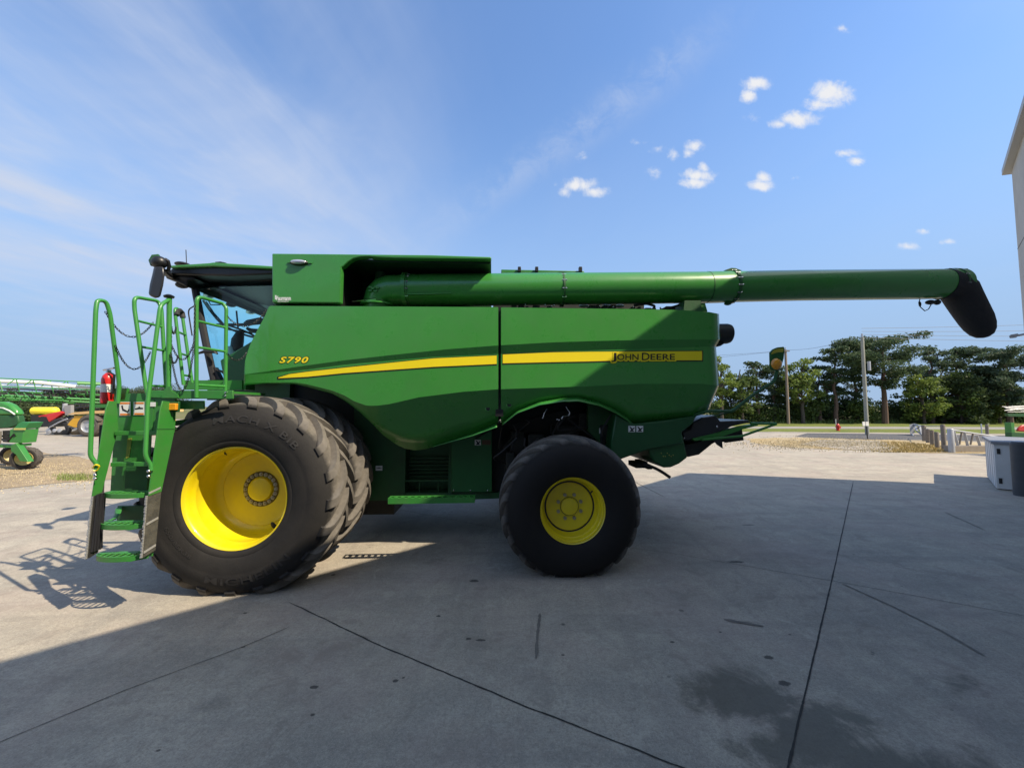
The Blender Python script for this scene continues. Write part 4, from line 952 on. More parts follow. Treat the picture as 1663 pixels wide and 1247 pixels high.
chain(cat((370, 575, -.42), (402, 571, -.10), 12), s=.015); chain(cat((370, 515, -.42), (435, 500, -.10), 22), s=.015)
# fire extinguisher on the ladder's far corner
FY = -.58; fx = L(174, 640, FY)
def fz_(py): return L(174, py, FY).z
fe = MB().tube([(fx.x, FY, fz_(656)), (fx.x, FY, fz_(654)), (fx.x, FY, fz_(616)), (fx.x, FY, fz_(610)), (fx.x, FY, fz_(606))], [.04, .050, .050, .04, .02], 20)
EXT = fe.build('fire_extinguisher', M['red'], None)
MB().tube([(fx.x, FY, fz_(637)), (fx.x, FY, fz_(624))], 0.0512, 20, cap=False).build('extinguisher_label', M['white'], EXT)
MB().tube([(fx.x, FY, fz_(607)), (fx.x, FY, fz_(601))], .02, 10).tube([(fx.x - .05, FY, fz_(601)), (fx.x + .05, FY, fz_(599) + .01)], .010, 6).build('extinguisher_valve', M['chrome'], EXT)
MB().tube([(fx.x + .03, FY - .03, fz_(604)), (fx.x + .085, FY - .03, fz_(609)), (fx.x + .085, FY - .03, fz_(640))], .010, 8).build('extinguisher_hose', M['black'], EXT)
EXT.matrix_world = Matrix.Translation(ORG) @ Matrix.Rotation(YAW, 4, 'Z')
tag(EXT, 'red fire extinguisher with white label strapped behind the left ladder rail of the green harvester', 'fire extinguisher')
MB().bx(fx.x - .075, fx.x + .08, FY - .07, FY + .08, fz_(662), fz_(656.5)).bx(fx.x - .03, fx.x + .12, FY + .07, FY + .10, fz_(662), fz_(630)).build('extinguisher_bracket', M['green2'], plat)
# ------------------------------------------------------------------ ground
def ground_mat():
    m = bpy.data.materials.new('concrete_yard'); m.use_nodes = True; nt = m.node_tree; N = nt.nodes; K = nt.links; b = N['Principled BSDF']
    g = N.new('ShaderNodeNewGeometry'); pos = g.outputs['Position']
    def noise_(sc, det=6, rough=.6, dist=0, vec=None, stretch=None, rot=0):
        n = N.new('ShaderNodeTexNoise'); n.inputs['Scale'].default_value = sc; n.inputs['Detail'].default_value = det; n.inputs['Roughness'].default_value = rough; n.inputs['Distortion'].default_value = dist
        v = pos
        if stretch:
            mp = N.new('ShaderNodeMapping'); mp.inputs['Scale'].default_value = stretch; mp.inputs['Rotation'].default_value = (0, 0, R(rot)); K.new(pos, mp.inputs['Vector']); v = mp.outputs[0]
        K.new(v, n.inputs['Vector']); return n.outputs['Fac']
    def mr(v, a, c, lo=0., hi=1., smooth=True):
        n = N.new('ShaderNodeMapRange'); n.interpolation_type = 'SMOOTHSTEP' if smooth else 'LINEAR'; K.new(v, n.inputs['Value'])
        for k, x in zip(('From Min', 'From Max', 'To Min', 'To Max'), (a, c, lo, hi)): n.inputs[k].default_value = x
        return n.outputs[0]
    def mt(op, a, c, clamp=False):
        n = N.new('ShaderNodeMath'); n.operation = op; n.use_clamp = clamp
        for i, v in enumerate((a, c)):
            if isinstance(v, (int, float)): n.inputs[i].default_value = v
            else: K.new(v, n.inputs[i])
        return n.outputs[0]
    def mix(f, a, c, mode='MIX'):
        n = N.new('ShaderNodeMix'); n.data_type = 'RGBA'; n.blend_type = mode
        for k, v in (('Factor', f), ('A', a), ('B', c)):
            if isinstance(v, (int, float)): n.inputs[k].default_value = v
            elif isinstance(v, tuple): n.inputs[k].default_value = (*v, 1)
            else: K.new(v, n.inputs[k])
        return n.outputs['Result']
    big = noise_(.35, 5, .6); mid = noise_(1.6, 8, .65, .6); fine = noise_(38, 5, .75); grit = noise_(160, 3, .8)
    col = mix(mr(big, .3, .7), (.41, .36, .288), (.50, .445, .355))
    col = mix(mr(mid, .38, .66, 0, .7), col, (.31, .285, .24))
    # broad drag and tyre smears
    sm = noise_(1.1, 7, .6, .4, stretch=(.35, 2.4, 1), rot=-8); col = mix(mr(sm, .46, .70, 0, .65), col, (.235, .215, .185))
    sm2 = noise_(1.3, 6, .6, .6, stretch=(2.6, .3, 1), rot=38); col = mix(mr(sm2, .5, .72, 0, .5), col, (.25, .23, .20))
    lt = noise_(.9, 6, .6, 1.2); col = mix(mr(lt, .52, .70, 0, .5), col, (.50, .46, .385))
    col = mix(mr(fine, .42, .62, 0, .5, False), col, (.23, .215, .19))
    col = mix(mr(grit, .54, .64, 0, .5), col, (.15, .14, .125))
    col = mix(mr(grit, .45, .34, 0, .45), col, (.58, .54, .47))
    sp1 = noise_(14, 7, .8, .3); col = mix(mr(sp1, .5, .64, 0, .34), col, (.24, .20, .165)); col = mix(mr(sp1, .48, .36, 0, .22), col, (.50, .455, .37))
    sp2 = noise_(70, 4, .85); col = mix(mr(sp2, .53, .62, 0, .42), col, (.15, .135, .115)); col = mix(mr(sp2, .46, .38, 0, .3), col, (.58, .53, .44))
    sp3 = noise_(30, 5, .8); col = mix(mr(sp3, .52, .64, 0, .26), col, (.22, .195, .165)); col = mix(mr(sp3, .47, .36, 0, .2), col, (.52, .475, .39))
    bl = noise_(4.2, 9, .72, .9); bl2 = noise_(1.15, 4, .55); col = mix(mt('MULTIPLY', mr(bl, .50, .60, 0, .5), mr(bl2, .40, .62)), col, (.225, .195, .165)); col = mix(mt('MULTIPLY', mr(bl, .46, .36, 0, .4), mr(bl2, .60, .40)), col, (.52, .475, .395))
    hue = noise_(.9, 4, .6, .3); col = mix(mr(hue, .45, .65, 0, .22), col, (.36, .27, .24))
    # drips
    vo = N.new('ShaderNodeTexVoronoi'); vo.inputs['Scale'].default_value = 1.7; vo.inputs['Randomness'].default_value = 1; K.new(pos, vo.inputs['Vector'])
    dr = mt('MULTIPLY', mr(vo.outputs['Distance'], .055, .03), mr(noise_(.8, 2), .5, .6)); col = mix(mt('MULTIPLY', dr, .75), col, (.04, .038, .036))
    vo2 = N.new('ShaderNodeTexVoronoi'); vo2.inputs['Scale'].default_value = 6; K.new(pos, vo2.inputs['Vector'])
    dr2 = mt('MULTIPLY', mr(vo2.outputs['Distance'], .10, .05), mr(noise_(1.3, 2), .56, .62)); col = mix(mt('MULTIPLY', dr2, .55), col, (.06, .058, .055))
    # spilled stains where they lie in the yard: centre, half axes, angle
    edge = mt('MULTIPLY', mt('SUBTRACT', noise_(2.3, 8, .7, .8), .5), 3.2)
    acc = None
    st = [((1215, 1135), (.34, .20), 0, 1), ((1330, 1190), (.30, .20), 20, 1), ((1420, 1235), (.35, .16), -20, .9), ((1180, 1105), (.28, .14), 10, .8), ((1560, 1120), (.16, .07), 20, .5), ((1255, 1215), (.22, .12), 0, .7), ((1470, 1250), (.4, .14), 0, .8)]
    for (px, py), (ax, ay), ang, w in st:
        c = G(px, py); mp = N.new('ShaderNodeMapping'); mp.vector_type = 'TEXTURE'; mp.inputs['Location'].default_value = c; mp.inputs['Rotation'].default_value = (0, 0, R(ang)); mp.inputs['Scale'].default_value = (ax, ay, 1)
        K.new(pos, mp.inputs['Vector']); ln = N.new('ShaderNodeVectorMath'); ln.operation = 'LENGTH'; K.new(mp.outputs[0], ln.inputs[0])
        v = mt('MULTIPLY', mt('SUBTRACT', 1.35, ln.outputs['Value']), w); acc = v if acc is None else mt('MAXIMUM', acc, v)
    acc = mt('MAXIMUM', acc, -1.5); stain = mr(mt('ADD', acc, edge), -.05, .75)
    col = mix(mt('MULTIPLY', stain, .76), col, (.072, .064, .042))
    # soft dark blots
    acc = None
    for (px, py), (ax, ay), w in [((350, 1145), (.11, .06), .8), ((1205, 1010), (.10, .02), 1.2), ((270, 930), (.5, .1), .3), ((1040, 970), (.6, .18), .3)]:
        c = G(px, py); mp = N.new('ShaderNodeMapping'); mp.vector_type = 'TEXTURE'; mp.inputs['Location'].default_value = c; mp.inputs['Scale'].default_value = (ax, ay, 1)
        K.new(pos, mp.inputs['Vector']); ln = N.new('ShaderNodeVectorMath'); ln.operation = 'LENGTH'; K.new(mp.outputs[0], ln.inputs[0])
        v = mt('MULTIPLY', mr(ln.outputs['Value'], 1.6, .2), w); acc = v if acc is None else mt('MAXIMUM', acc, v)
    col = mix(mt('MULTIPLY', mt('MINIMUM', mt('MULTIPLY', acc, mr(edge, -1.2, .8)), 1.0), .45), col, (.06, .056, .052))
    acc = None
    for (px, py), (ax, ay) in [((1249, 1067), (.040, .022)), ((1274, 1109), (.042, .026)), ((1091, 1042), (.020, .012)), ((761, 1037), (.022, .016)), ((781, 1039), (.040, .016)), ((642, 1105), (.020, .015)), ((914, 1063), (.014, .010)), ((398, 995), (.018, .014)), ((395, 1050), (.016, .012)), ((510, 1115), (.030, .016)), ((508, 1160), (.016, .012)), ((1195, 912), (.10, .03)), ((1215, 852), (.10, .02)), ((770, 943), (.05, .03)), ((712, 1000), (.02, .016)), ((1170, 1026), (.012, .01)), ((1283, 1030), (.012, .008)), ((257, 1218), (.012, .009)), ((655, 1100), (.010, .008))]:
        c = G(px, py); mp = N.new('ShaderNodeMapping'); mp.vector_type = 'TEXTURE'; mp.inputs['Location'].default_value = c; mp.inputs['Scale'].default_value = (ax, ay, 1)
        K.new(pos, mp.inputs['Vector']); ln = N.new('ShaderNodeVectorMath'); ln.operation = 'LENGTH'; K.new(mp.outputs[0], ln.inputs[0])
        acc = ln.outputs['Value'] if acc is None else mt('MINIMUM', acc, ln.outputs['Value'])
    dd = mr(mt('ADD', acc, mt('MULTIPLY', mt('SUBTRACT', noise_(40, 4, .6), .5), 1.4)), 1.15, .75); col = mix(mt('MULTIPLY', dd, .8), col, (.035, .032, .030))
    K.new(col, b.inputs['Base Color'])
    K.new(mr(stain, 0, 1, .82, .55, False), b.inputs['Roughness']); b.inputs['Specular IOR Level'].default_value = .35
    bp = N.new('ShaderNodeBump'); bp.inputs['Strength'].default_value = .35; bp.inputs['Distance'].default_value = .006; K.new(mix(.5, fine, grit), bp.inputs['Height']); K.new(bp.outputs[0], b.inputs['Normal'])
    return m
def flat(name, pts, z, mat, sub=1, wob=0):
    P = []
    for i, p in enumerate(pts):
        a = Vector(p); c = Vector(pts[(i + 1) % len(pts)])
        for k in range(sub):
            q = a.lerp(c, k / sub)
            if wob: q += Vector((mnoise.noise(q * .9) * wob, mnoise.noise(q * .9 + Vector((5, 5, 5))) * wob, 0))
            P.append((q.x, q.y, z))
    me = bpy.data.meshes.new(name); me.from_pydata(P, [], [tuple(range(len(P)))]); bm = bmesh.new(); bm.from_mesh(me); bmesh.ops.triangulate(bm, faces=bm.faces); bmesh.ops.recalc_face_normals(bm, faces=bm.faces)
    for f in bm.faces:
        if f.normal.z < 0: f.normal_flip()
    bm.to_mesh(me); bm.free(); me.materials.append(mat)
    o = bpy.data.objects.new(name, me); COL.objects.link(o); return tag(o, kind='structure')
flat('ground', [(-900, -60, 0), (900, -60, 0), (900, 1800, 0), (-900, 1800, 0)], 0, ground_mat())
def soil(name, a, b, c, sc=3, fs=30):
    m = bpy.data.materials.new(name); m.use_nodes = True; nt = m.node_tree; N = nt.nodes; K = nt.links; bs = N['Principled BSDF']; bs.inputs['Roughness'].default_value = .9; bs.inputs['Specular IOR Level'].default_value = .2
    g = N.new('ShaderNodeNewGeometry'); prev = None
    for i, (s, col, lo, hi) in enumerate(((sc, b, .4, .65), (fs, c, .5, .7))):
        n = N.new('ShaderNodeTexNoise'); n.inputs['Scale'].default_value = s; n.inputs['Detail'].default_value = 8; n.inputs['Roughness'].default_value = .7; n.inputs['Distortion'].default_value = .4; K.new(g.outputs['Position'], n.inputs['Vector'])
        r = N.new('ShaderNodeMapRange'); K.new(n.outputs['Fac'], r.inputs['Value']); r.inputs['From Min'].default_value = lo; r.inputs['From Max'].default_value = hi
        x = N.new('ShaderNodeMix'); x.data_type = 'RGBA'; K.new(r.outputs[0], x.inputs['Factor']); x.inputs['B'].default_value = (*col, 1)
        if prev is None: x.inputs['A'].default_value = (*a, 1)
        else: K.new(prev, x.inputs['A'])
        prev = x.outputs['Result']; last = n
    K.new(prev, bs.inputs['Base Color']); bp = N.new('ShaderNodeBump'); bp.inputs['Strength'].default_value = .7; bp.inputs['Distance'].default_value = .03; K.new(last.outputs['Fac'], bp.inputs['Height']); K.new(bp.outputs[0], bs.inputs['Normal'])
    return m
M['sand'] = soil('sandy_soil', (.36, .28, .185), (.27, .215, .145), (.20, .15, .095), 1.2, 16)
M['drygrass'] = soil('dry_grass', (.46, .38, .25), (.36, .26, .12), (.20, .17, .09), .8, 7)
M['gravel'] = soil('pale_gravel', (.40, .36, .30), (.30, .26, .21), (.16, .14, .12), 2, 22)
M['grass'] = soil('verge_grass', (.13, .17, .035), (.20, .20, .06), (.05, .08, .02), .8, 9)
M['asphalt'] = soil('asphalt', (.115, .115, .12), (.09, .09, .095), (.15, .15, .15), 1.0, 30)
M['lane'] = soil('pale_road', (.30, .285, .26), (.25, .24, .22), (.35, .33, .30), .5, 12)
M['field'] = soil('field', (.16, .15, .06), (.09, .12, .035), (.20, .17, .09), .05, .6)
flat('field', [(-900, 62, 0), (900, 48, 0), (900, 1700, 0), (-900, 1700, 0)], .03, M['field'])
# right-hand strips (edges seen from the yard, laid on the ground)
flat('grass_verge', [G(1150, 700.5), G(1290, 701.5), G(1500, 703), G(1900, 707), (160, 48.5, 0), (10, 48.5, 0)], .008, M['grass'], 6, .3)
flat('public_road', [G(1150, 695.8), G(1300, 696.2), G(1500, 697), G(1900, 699), G(1900, 694.6), G(1500, 693.2), G(1300, 692.8), G(1150, 692.6)], .014, M['lane'])
flat('asphalt_drive', [G(1291, 709), G(1311, 703.5), G(1413, 704.2), G(1500, 705.5), G(1900, 711), G(1900, 722), G(1500, 714.5), G(1413, 713.6), G(1330, 711)], .012, M['asphalt'])
flat('dry_grass_strip', [G(1206, 713), G(1260, 710.5), G(1300, 711.2), G(1413, 714), G(1500, 715.5), G(1700, 722), G(1800, 742), G(1600, 736.5), G(1500, 735), G(1413, 732.5), G(1300, 727), G(1230, 721)], .010, M['drygrass'], 10, .55)
flat('gravel_strip', [G(1330, 714), G(1425, 716), G(1455, 727), G(1440, 733.5), G(1360, 729), G(1300, 722)], .016, M['gravel'], 8, .3)
# left-hand strips
flat('sand_strip', [G(-400, 752), G(-60, 741), G(62, 734), G(100, 738), G(150, 747), G(230, 760), G(300, 775), G(190, 778), G(145, 780), G(60, 788), G(0, 794), G(-300, 830)], .008, M['sand'], 8, .18)
flat('back_lane', [(-120, 30, 0), (-10, 30, 0), (-10, 62, 0), (-120, 62, 0)], .006, M['gravel'], 6, .6)
# joints between slabs, scuffs
M['joint'] = pmat('joint_filler', (.035, .033, .03), .9, var=.5, vscale=30)
M['scuff'] = pmat('rubber_scuff', (.16, .145, .125), .85, var=.45, vscale=12)
def seam(name, pix, w, mat, wob=.006, z=.004, n=60):
    P = [G(*p) for p in pix]; out = []
    for a, b in zip(P, P[1:]):
        for k in range(n): out.append(a.lerp(b, k / n))
    out.append(P[-1]); l, r = [], []
    for i, p in enumerate(out):
        t = (out[min(i + 1, len(out) - 1)] - out[max(i - 1, 0)]).normalized(); nn = Vector((-t.y, t.x, 0))
        o = mnoise.noise(p * 3.1) * wob + mnoise.noise(p * 11) * wob * .5; ww = w * (.75 + .5 * abs(mnoise.noise(p * 7)) + .35 * mnoise.noise(p * 23))
        ww *= min(1, .3 + i * .1, .3 + (len(out) - 1 - i) * .1)
        l.append((p.x + nn.x * (o + ww), p.y + nn.y * (o + ww), z)); r.append((p.x + nn.x * (o - ww), p.y + nn.y * (o - ww), z))
    return tag(MB().grid([l, r]).build(name, mat), kind='structure')
seam('slab_joint', [(1386, 781), (1351, 942), (1308, 1125), (1240, 1420)], .0065, M['joint'], .003)
seam('slab_joint', [(470, 978), (610, 1045), (860, 1150), (1110, 1247), (1400, 1360)], .0055, M['joint'], .008)
seam('slab_joint', [(-120, 1258), (0, 1205), (200, 1122), (395, 1050), (470, 1018)], .0028, M['joint'], .003)
seam('slab_joint', [(560, 812), (640, 826), (850, 866), (1100, 900), (1351, 943), (1663, 1000), (1900, 1045)], .0032, M['joint'], .003)
seam('slab_joint', [(1010, 772), (1081, 808)], .010, M['joint'], .003)
seam('scuff_mark', [(1368, 948), (1450, 985), (1530, 1025), (1600, 1066)], .012, M['scuff'], .004, .005)
seam('scuff_mark', [(877, 996), (873, 1030), (871, 1070)], .013, M['scuff'], .006, .005)
seam('scuff_mark', [(1176, 1006), (1240, 1017)], .022, M['scuff'], .006, .005)
seam('scuff_mark', [(1535, 832), (1602, 862)], .012, M['scuff'], .004, .005)
seam('tyre_track', [(-60, 838), (60, 829), (170, 826)], .02, M['sand'], .02, .012) if False else None
# dark rut in the sand
seam('wheel_rut', [(-80, 776), (0, 772), (78, 766)], .05, pmat('rut_soil', (.10, .08, .055), .95, var=.4, vscale=8), .04, .012)
seam('wheel_rut', [(-60, 762), (0, 757), (30, 753)], .03, pmat('rut_soil_two', (.12, .09, .065), .95, var=.4, vscale=8), .03, .013)
# blades: weeds on the sand, verge grass
def blades(name, fn, n, h, mat, label, w=.02):
    m = MB(); random.seed(hash(name) % 100 if False else len(name))
    for i in range(n):
        p = fn(); a = random.uniform(0, 6.28); hh = h * random.uniform(.5, 1.2); ln = Vector((math.cos(a), math.sin(a), 0)) * hh * random.uniform(.1, .5); s = Vector((-math.sin(a), math.cos(a), 0)) * w
        m.add([p - s, p + s, p + ln + Vector((0, 0, hh))], [(0, 1, 2)])
    me = bpy.data.meshes.new(name); me.from_pydata([tuple(v) for v in m.v], [], m.f); me.materials.append(mat)
    o = bpy.data.objects.new(name, me); COL.objects.link(o); return tag(o, label, 'grass', kind='stuff')
M['blade'] = pmat('grass_blade', (.16, .21, .045), .7, var=.5, vscale=1.5)
M['dryblade'] = pmat('dry_blade', (.36, .27, .09), .8, var=.4, vscale=1.5)
def rr(a, b): return random.uniform(a, b)
blades('roadside_grass', lambda: Vector((rr(10, 62), 42.5 + abs(random.gauss(0, 2.0)), 0)), 9000, .45, M['blade'], 'long green grass along the foot of the trees beyond the road', .05)
def dt():
    while True:
        q = G(1490 + random.gauss(0, 42), rr(718, 735)); 
        if q.x < G(1590, 730).x: return Vector((q.x, q.y, 0))
def dt2():
    q = G(random.gauss(1335, 62), random.gauss(720, 4.5)); return Vector((q.x, q.y, 0))
M['strawblade'] = pmat('straw_blade', (.48, .40, .25), .8, var=.5, vscale=.8)
blades('straw_litter', dt2, 7000, .05, M['strawblade'], 'thin pale straw scattered over the gravel strip at right', .02)
def dt3():
    q = G(rr(-60, 150), random.gauss(764, 12)); return Vector((q.x, q.y, 0))
blades('straw_patch', dt3, 5000, .03, M['strawblade'], 'thin dry straw scattered over the sandy strip at left', .014)
blades('dry_tuft', dt, 4200, .09, M['dryblade'], 'yellow dried grass round the grey posts', .012)
def wd():
    q = G(rr(95, 150) + random.gauss(0, 6), rr(771, 781)); return Vector((q.x, q.y, 0))
blades('sand_weed', wd, 500, .10, M['blade'], 'sparse weeds at the edge of the sandy strip', .008)

# ------------------------------------------------------------------ the building whose shade lies over the yard
E = Vector((.737, .676, 0)).normalized(); NV = Vector((.676, -.737, 0)).normalized()
CORN = Vector((10.75, 7.99, 0)); BH = 7.05
wallm = pmat('precast_wall', (.52, .50, .46), .85, var=.1, vscale=1.2, bump=.3, bscale=40, dirt=(.22, .20, .17), dscale=1.1, damt=.4)
B0 = CORN; B1 = CORN + Vector((14.6, -4.0, 0)); B3 = CORN - E * 42; B2 = B1 - E * 42
n0, n1 = CORN - E * 6.3, CORN - E * 19.3       # a deep loading bay in the yard-side wall
bl = MB().prismz([(p.x, p.y) for p in (B0, B1, B2, B3, n1, n1 + NV * 2.6, n0 + NV * 2.6, n0)], 0, 5.0).build('warehouse', wallm)
MB().prismz([(p.x, p.y) for p in (B0, B1, B2, B3)], 4.999, BH - .12).build('upper_wall', wallm, bl)
tag(bl, 'pale precast concrete warehouse cut off by the right edge of the photo', 'building')
def off(p, a, b): return p + E * a - NV * b
q = [off(B0, .12, .12), B1 + Vector((.15, .1, 0)), B2 - E * .1, off(B3, -.1, .12)]
MB().prismz([(p.x, p.y) for p in q], BH - .119, BH).build('roof_edge', pmat('roof_trim_metal', (.42, .42, .41), .5), bl)
m = MB()
for k in range(14):      # upright joints every three metres, two courses
    if 1 < k < 7: continue
    p = off(CORN, -3.0 * k - 2.2, .004); m.hexa([p, p + E * .02, p + E * .02 + Vector((0, 0, BH - .2)), p + Vector((0, 0, BH - .2))], [v + NV * .02 for v in (p, p + E * .02, p + E * .02 + Vector((0, 0, BH - .2)), p + Vector((0, 0, BH - .2)))])
for z in (2.4, 5.2):
    p = off(CORN, 0, .003) + Vector((0, 0, z)); e2 = p - E * (42 if z > 5 else 6.2); m.hexa([p, e2, e2 + Vector((0, 0, .02)), p + Vector((0, 0, .02))], [v + NV * .02 for v in (p, e2, e2 + Vector((0, 0, .02)), p + Vector((0, 0, .02)))])
m.build('panel_joint', pmat('joint_shadow_gap', (.12, .12, .115), .9), bl)
c = WD(1653, 544, 7.8)
wl = MB().loop2([WD(x, y, 7.7) for x, y in ((1638.5, 546), (1641, 543.5), (1653, 541.5), (1655, 544), (1650, 548.5), (1640, 549.5))], [WD(x, y, 7.9) for x, y in ((1638.5, 546), (1641, 543.5), (1653, 541.5), (1655, 544), (1650, 548.5), (1640, 549.5))]).build('wall_light', M['steel'], bl, bevel=.01)
MB().tube([WD(1652, 545, 7.8), WD(1672, 541, 7.9)], .02, 8).build('light_bracket', M['steel'], wl)

# cabinet and pipe bollard at its corner
P0 = Vector((10.97, 8.82, 0)); a, b_, c_, d_ = P0, P0 + E * 2.2, P0 + E * 2.2 + NV * 1.15, P0 + NV * 1.15
cb = MB().prismz([(p.x, p.y) for p in (a, b_, c_, d_)], .02, 1.02).build('utility_cabinet', pmat('cabinet_grey', (.58, .59, .60), .7, var=.15, vscale=3, bump=.4, bscale=22), None, bevel=.01)
tag(cb, 'low grey plastic utility cabinet with a flat lid at the right edge', 'cabinet')
q = [P0 - E * .04 - NV * .04, P0 + E * 2.25 - NV * .04, P0 + E * 2.25 + NV * 1.2, P0 - E * .04 + NV * 1.2]
MB().prismz([(p.x, p.y) for p in q], 1.02, 1.085).build('cabinet_lid', pmat('lid_grey', (.22, .23, .26), .6), cb, bevel=.01)
for z in (.14, .80):
    p = P0 + NV * .04 - E * .012; MB().prismz([(v.x, v.y) for v in (p, p + NV * .05, p + NV * .05 + E * .02, p + E * .02)], z, z + .12).build('hinge', M['black'], cb)
q = P0 + E * 1.28
m = MB()
for k in range(5):
    p = P0 + E * (.12 + .48 * k) - NV * .006; m.prismz([(v.x, v.y) for v in (p, p + E * .02, p + E * .02 + NV * .02, p + NV * .02)], .05, 1.0)
m.build('cabinet_rib', pmat('cabinet_rib_grey', (.38, .39, .40), .7), cb)
bc = WD(1660, 790, 8.2); bo = MB().tube([(bc.x + .02, bc.y, 0), (bc.x + .02, bc.y, 1.09), (bc.x + .02, bc.y, 1.13)], [.14, .14, .11], 20).build('pipe_bollard', pmat('bollard_grey', (.05, .055, .065), .6, var=.3))
tag(bo, 'dark grey round pipe bollard standing in front of the utility cabinet', 'bollard')
MB().tube([(bc.x + .02, bc.y, 1.131), (bc.x + .02, bc.y, 1.15)], [.11, .05], 20).build('bollard_cap', M['steel'], bo)

# ------------------------------------------------------------------ fence posts and rails beyond the yard
M['post'] = pmat('weathered_wood', (.20, .175, .15), .9, var=.35, vscale=9, dirt=(.10, .09, .08), dscale=12, damt=.5)
def on_ground(px, py): return G(px, py)
PL = ['grey wooden post farthest left in the row, next to the white barrier end', 'second grey wooden post from the left in the short row', 'third grey wooden post from the left, lower than its neighbours', 'fourth wooden post, standing in the yellow dry grass', 'taller wooden post between the short row and the thick grey post']
def post(px, pyt, pyb, w, name, label, cat, mat, group=None):
    p = on_ground(px, pyb); h = HC - (pyt - 659.5) / (FPX) * p.y; r = w / 2 / FPX * p.y
    m = MB().tube([(p.x, p.y, 0), (p.x, p.y, h * .97), (p.x, p.y, h)], [r, r, r * .8], 10, smooth=True)
    o = m.build(name, mat); tag(o, label, cat, group); return o, p, h
for i, (x, t_, b0) in enumerate(((1501.5, 690, 716.5), (1507.5, 696, 719), (1514.5, 698, 723), (1522.5, 701, 727.5), (1533.5, 689, 731))):
    post(x, t_, b0, 5.5 if i < 4 else 6, 'wooden_post', PL[i], 'post', M['post'], 'wooden posts in a row beside the drive')
post(1546, 696, 735, 8, 'thick_post', 'thick grey post at the near end of the pipe rail', 'post', M['steel'])
post(1603.5, 689, 705, 4, 'wooden_post', 'lone wooden post on the grass beyond the pipe rail', 'post', M['post'])
post(1594.5, 688, 705, 1.6, 'marker_stake', 'thin grey stake on the grass left of the lone post', 'stake', M['steel'])
# pipe rail with slanting struts on a low concrete kerb block
k0, k1 = G(1546, 734.5), G(1592, 735.5); kd = (k1 - k0).normalized()
rl = empty('pipe_rail_barrier', k0, label='low concrete block with a sloping white pipe rail and slanted struts beside the grey posts', cat='barrier')
def rb(name, mb, mat): o = mb.build(name, mat, rl); o.matrix_parent_inverse = Matrix.Translation(-k0); return o
rb('concrete_block', MB().bx(k0.x, k1.x + 1.5, k0.y, k0.y + .3, 0, .26), pmat('block_concrete', (.27, .24, .21), .9, var=.25))
Yk = k0.y + .15
rb('pipe_rail', MB().tube([WD(1547, 698.5, Yk), WD(1600, 706.5, Yk), WD(1640, 713, Yk)], .035, 8), M['steel'])
for x0, y0, x1, y1 in ((1549, 700, 1556, 725), (1566, 702, 1572, 725), (1586, 707, 1592, 725), (1562, 701, 1558, 722), (1580, 705, 1576, 722)):
    rb('strut', MB().tube([WD(x0, y0, Yk), WD(x1, y1, Yk)], .045 if x1 > x0 else .03, 8), M['steel'] if x1 > x0 else M['post'])
# barrier arm / white frame farther off
g0 = G(1482, 707); gt = empty('swing_gate', g0, label='small white galvanised gate frame folded beside the wooden posts', cat='gate')
def gb(name, mb, mat): o = mb.build(name, mat, gt); o.matrix_parent_inverse = Matrix.Translation(-g0); return o
Yg = g0.y
gb('gate_box', MB().loop2([WD(x, y, Yg) for x, y in ((1477, 689.5), (1484.5, 687.5), (1485.5, 703), (1478, 704.5))], [WD(x, y, Yg + .4) for x, y in ((1477, 689.5), (1484.5, 687.5), (1485.5, 703), (1478, 704.5))]), M['steel'])
for a, b2 in (((1484, 689), (1501, 693)), ((1487, 698), (1500, 708)), ((1486, 690), (1489, 700)), ((1489, 699), (1493, 691)), ((1493, 692), (1497, 706)), ((1480, 704), (1484, 708))):
    gb('gate_bar', MB().tube([WD(*a, Yg), WD(*b2, Yg - .6)], .05, 6), M['steel'])
gb('top_rail', MB().tube([WD(1500, 691.5, Yg - 3), WD(1534, 691.5, Yg - 8)], .02, 6), M['steel'])
# hydrant, its marker, sign, poles
hp = G(1361, 699.5); hz = hp.y / FPX
hy = empty('fire_hydrant', hp, label='red fire hydrant with a thin white marker rod on the far grass', cat='fire hydrant')
s_ = 11.5 * hz
MB().tube([(0, 0, 0), (0, 0, s_ * .08), (0, 0, s_ * .09), (0, 0, s_ * .68), (0, 0, s_ * .70), (0, 0, s_ * .78), (0, 0, s_ * .95), (0, 0, s_)], [.13, .13, .09, .09, .125, .12, .07, .03], 16).build('hydrant_body', M['red'], hy)
MB().tube([(-.16, 0, s_ * .55), (.16, 0, s_ * .55)], .05, 10).tube([(0, -.2, s_ * .5), (0, 0, s_ * .5)], .08, 10).build('hose_outlet', M['red'], hy)
MB().tube([(-.05, .1, 0), (-.05, .1, s_ * 1.65)], .022, 6).build('marker_rod', M['white'], hy)
sp_ = G(1409, 713); sg = MB().tube([(sp_.x, sp_.y, 0), WD(1406, 684, sp_.y)], .03, 6).build('sign_post', M['black'])
tag(sg, 'small blank white double sign on a thin leaning dark post by the drive', 'sign')
for x0, x1 in ((1401, 1405.5), (1406.5, 1411)):
    a, b2 = WD(x0, 684.8, sp_.y - .06), WD(x1, 691.5, sp_.y - .06); MB().bx(a.x, b2.x, a.y, a.y + .03, b2.z, a.z).build('sign_board', M['white'], sg)
M['pole'] = pmat('pole_wood', (.27, .20, .15), .9, var=.3, vscale=4, dirt=(.16, .13, .11), dscale=2, damt=.6)
M['pole2'] = pmat('pole_grey', (.30, .30, .25), .9, var=.25, vscale=4)
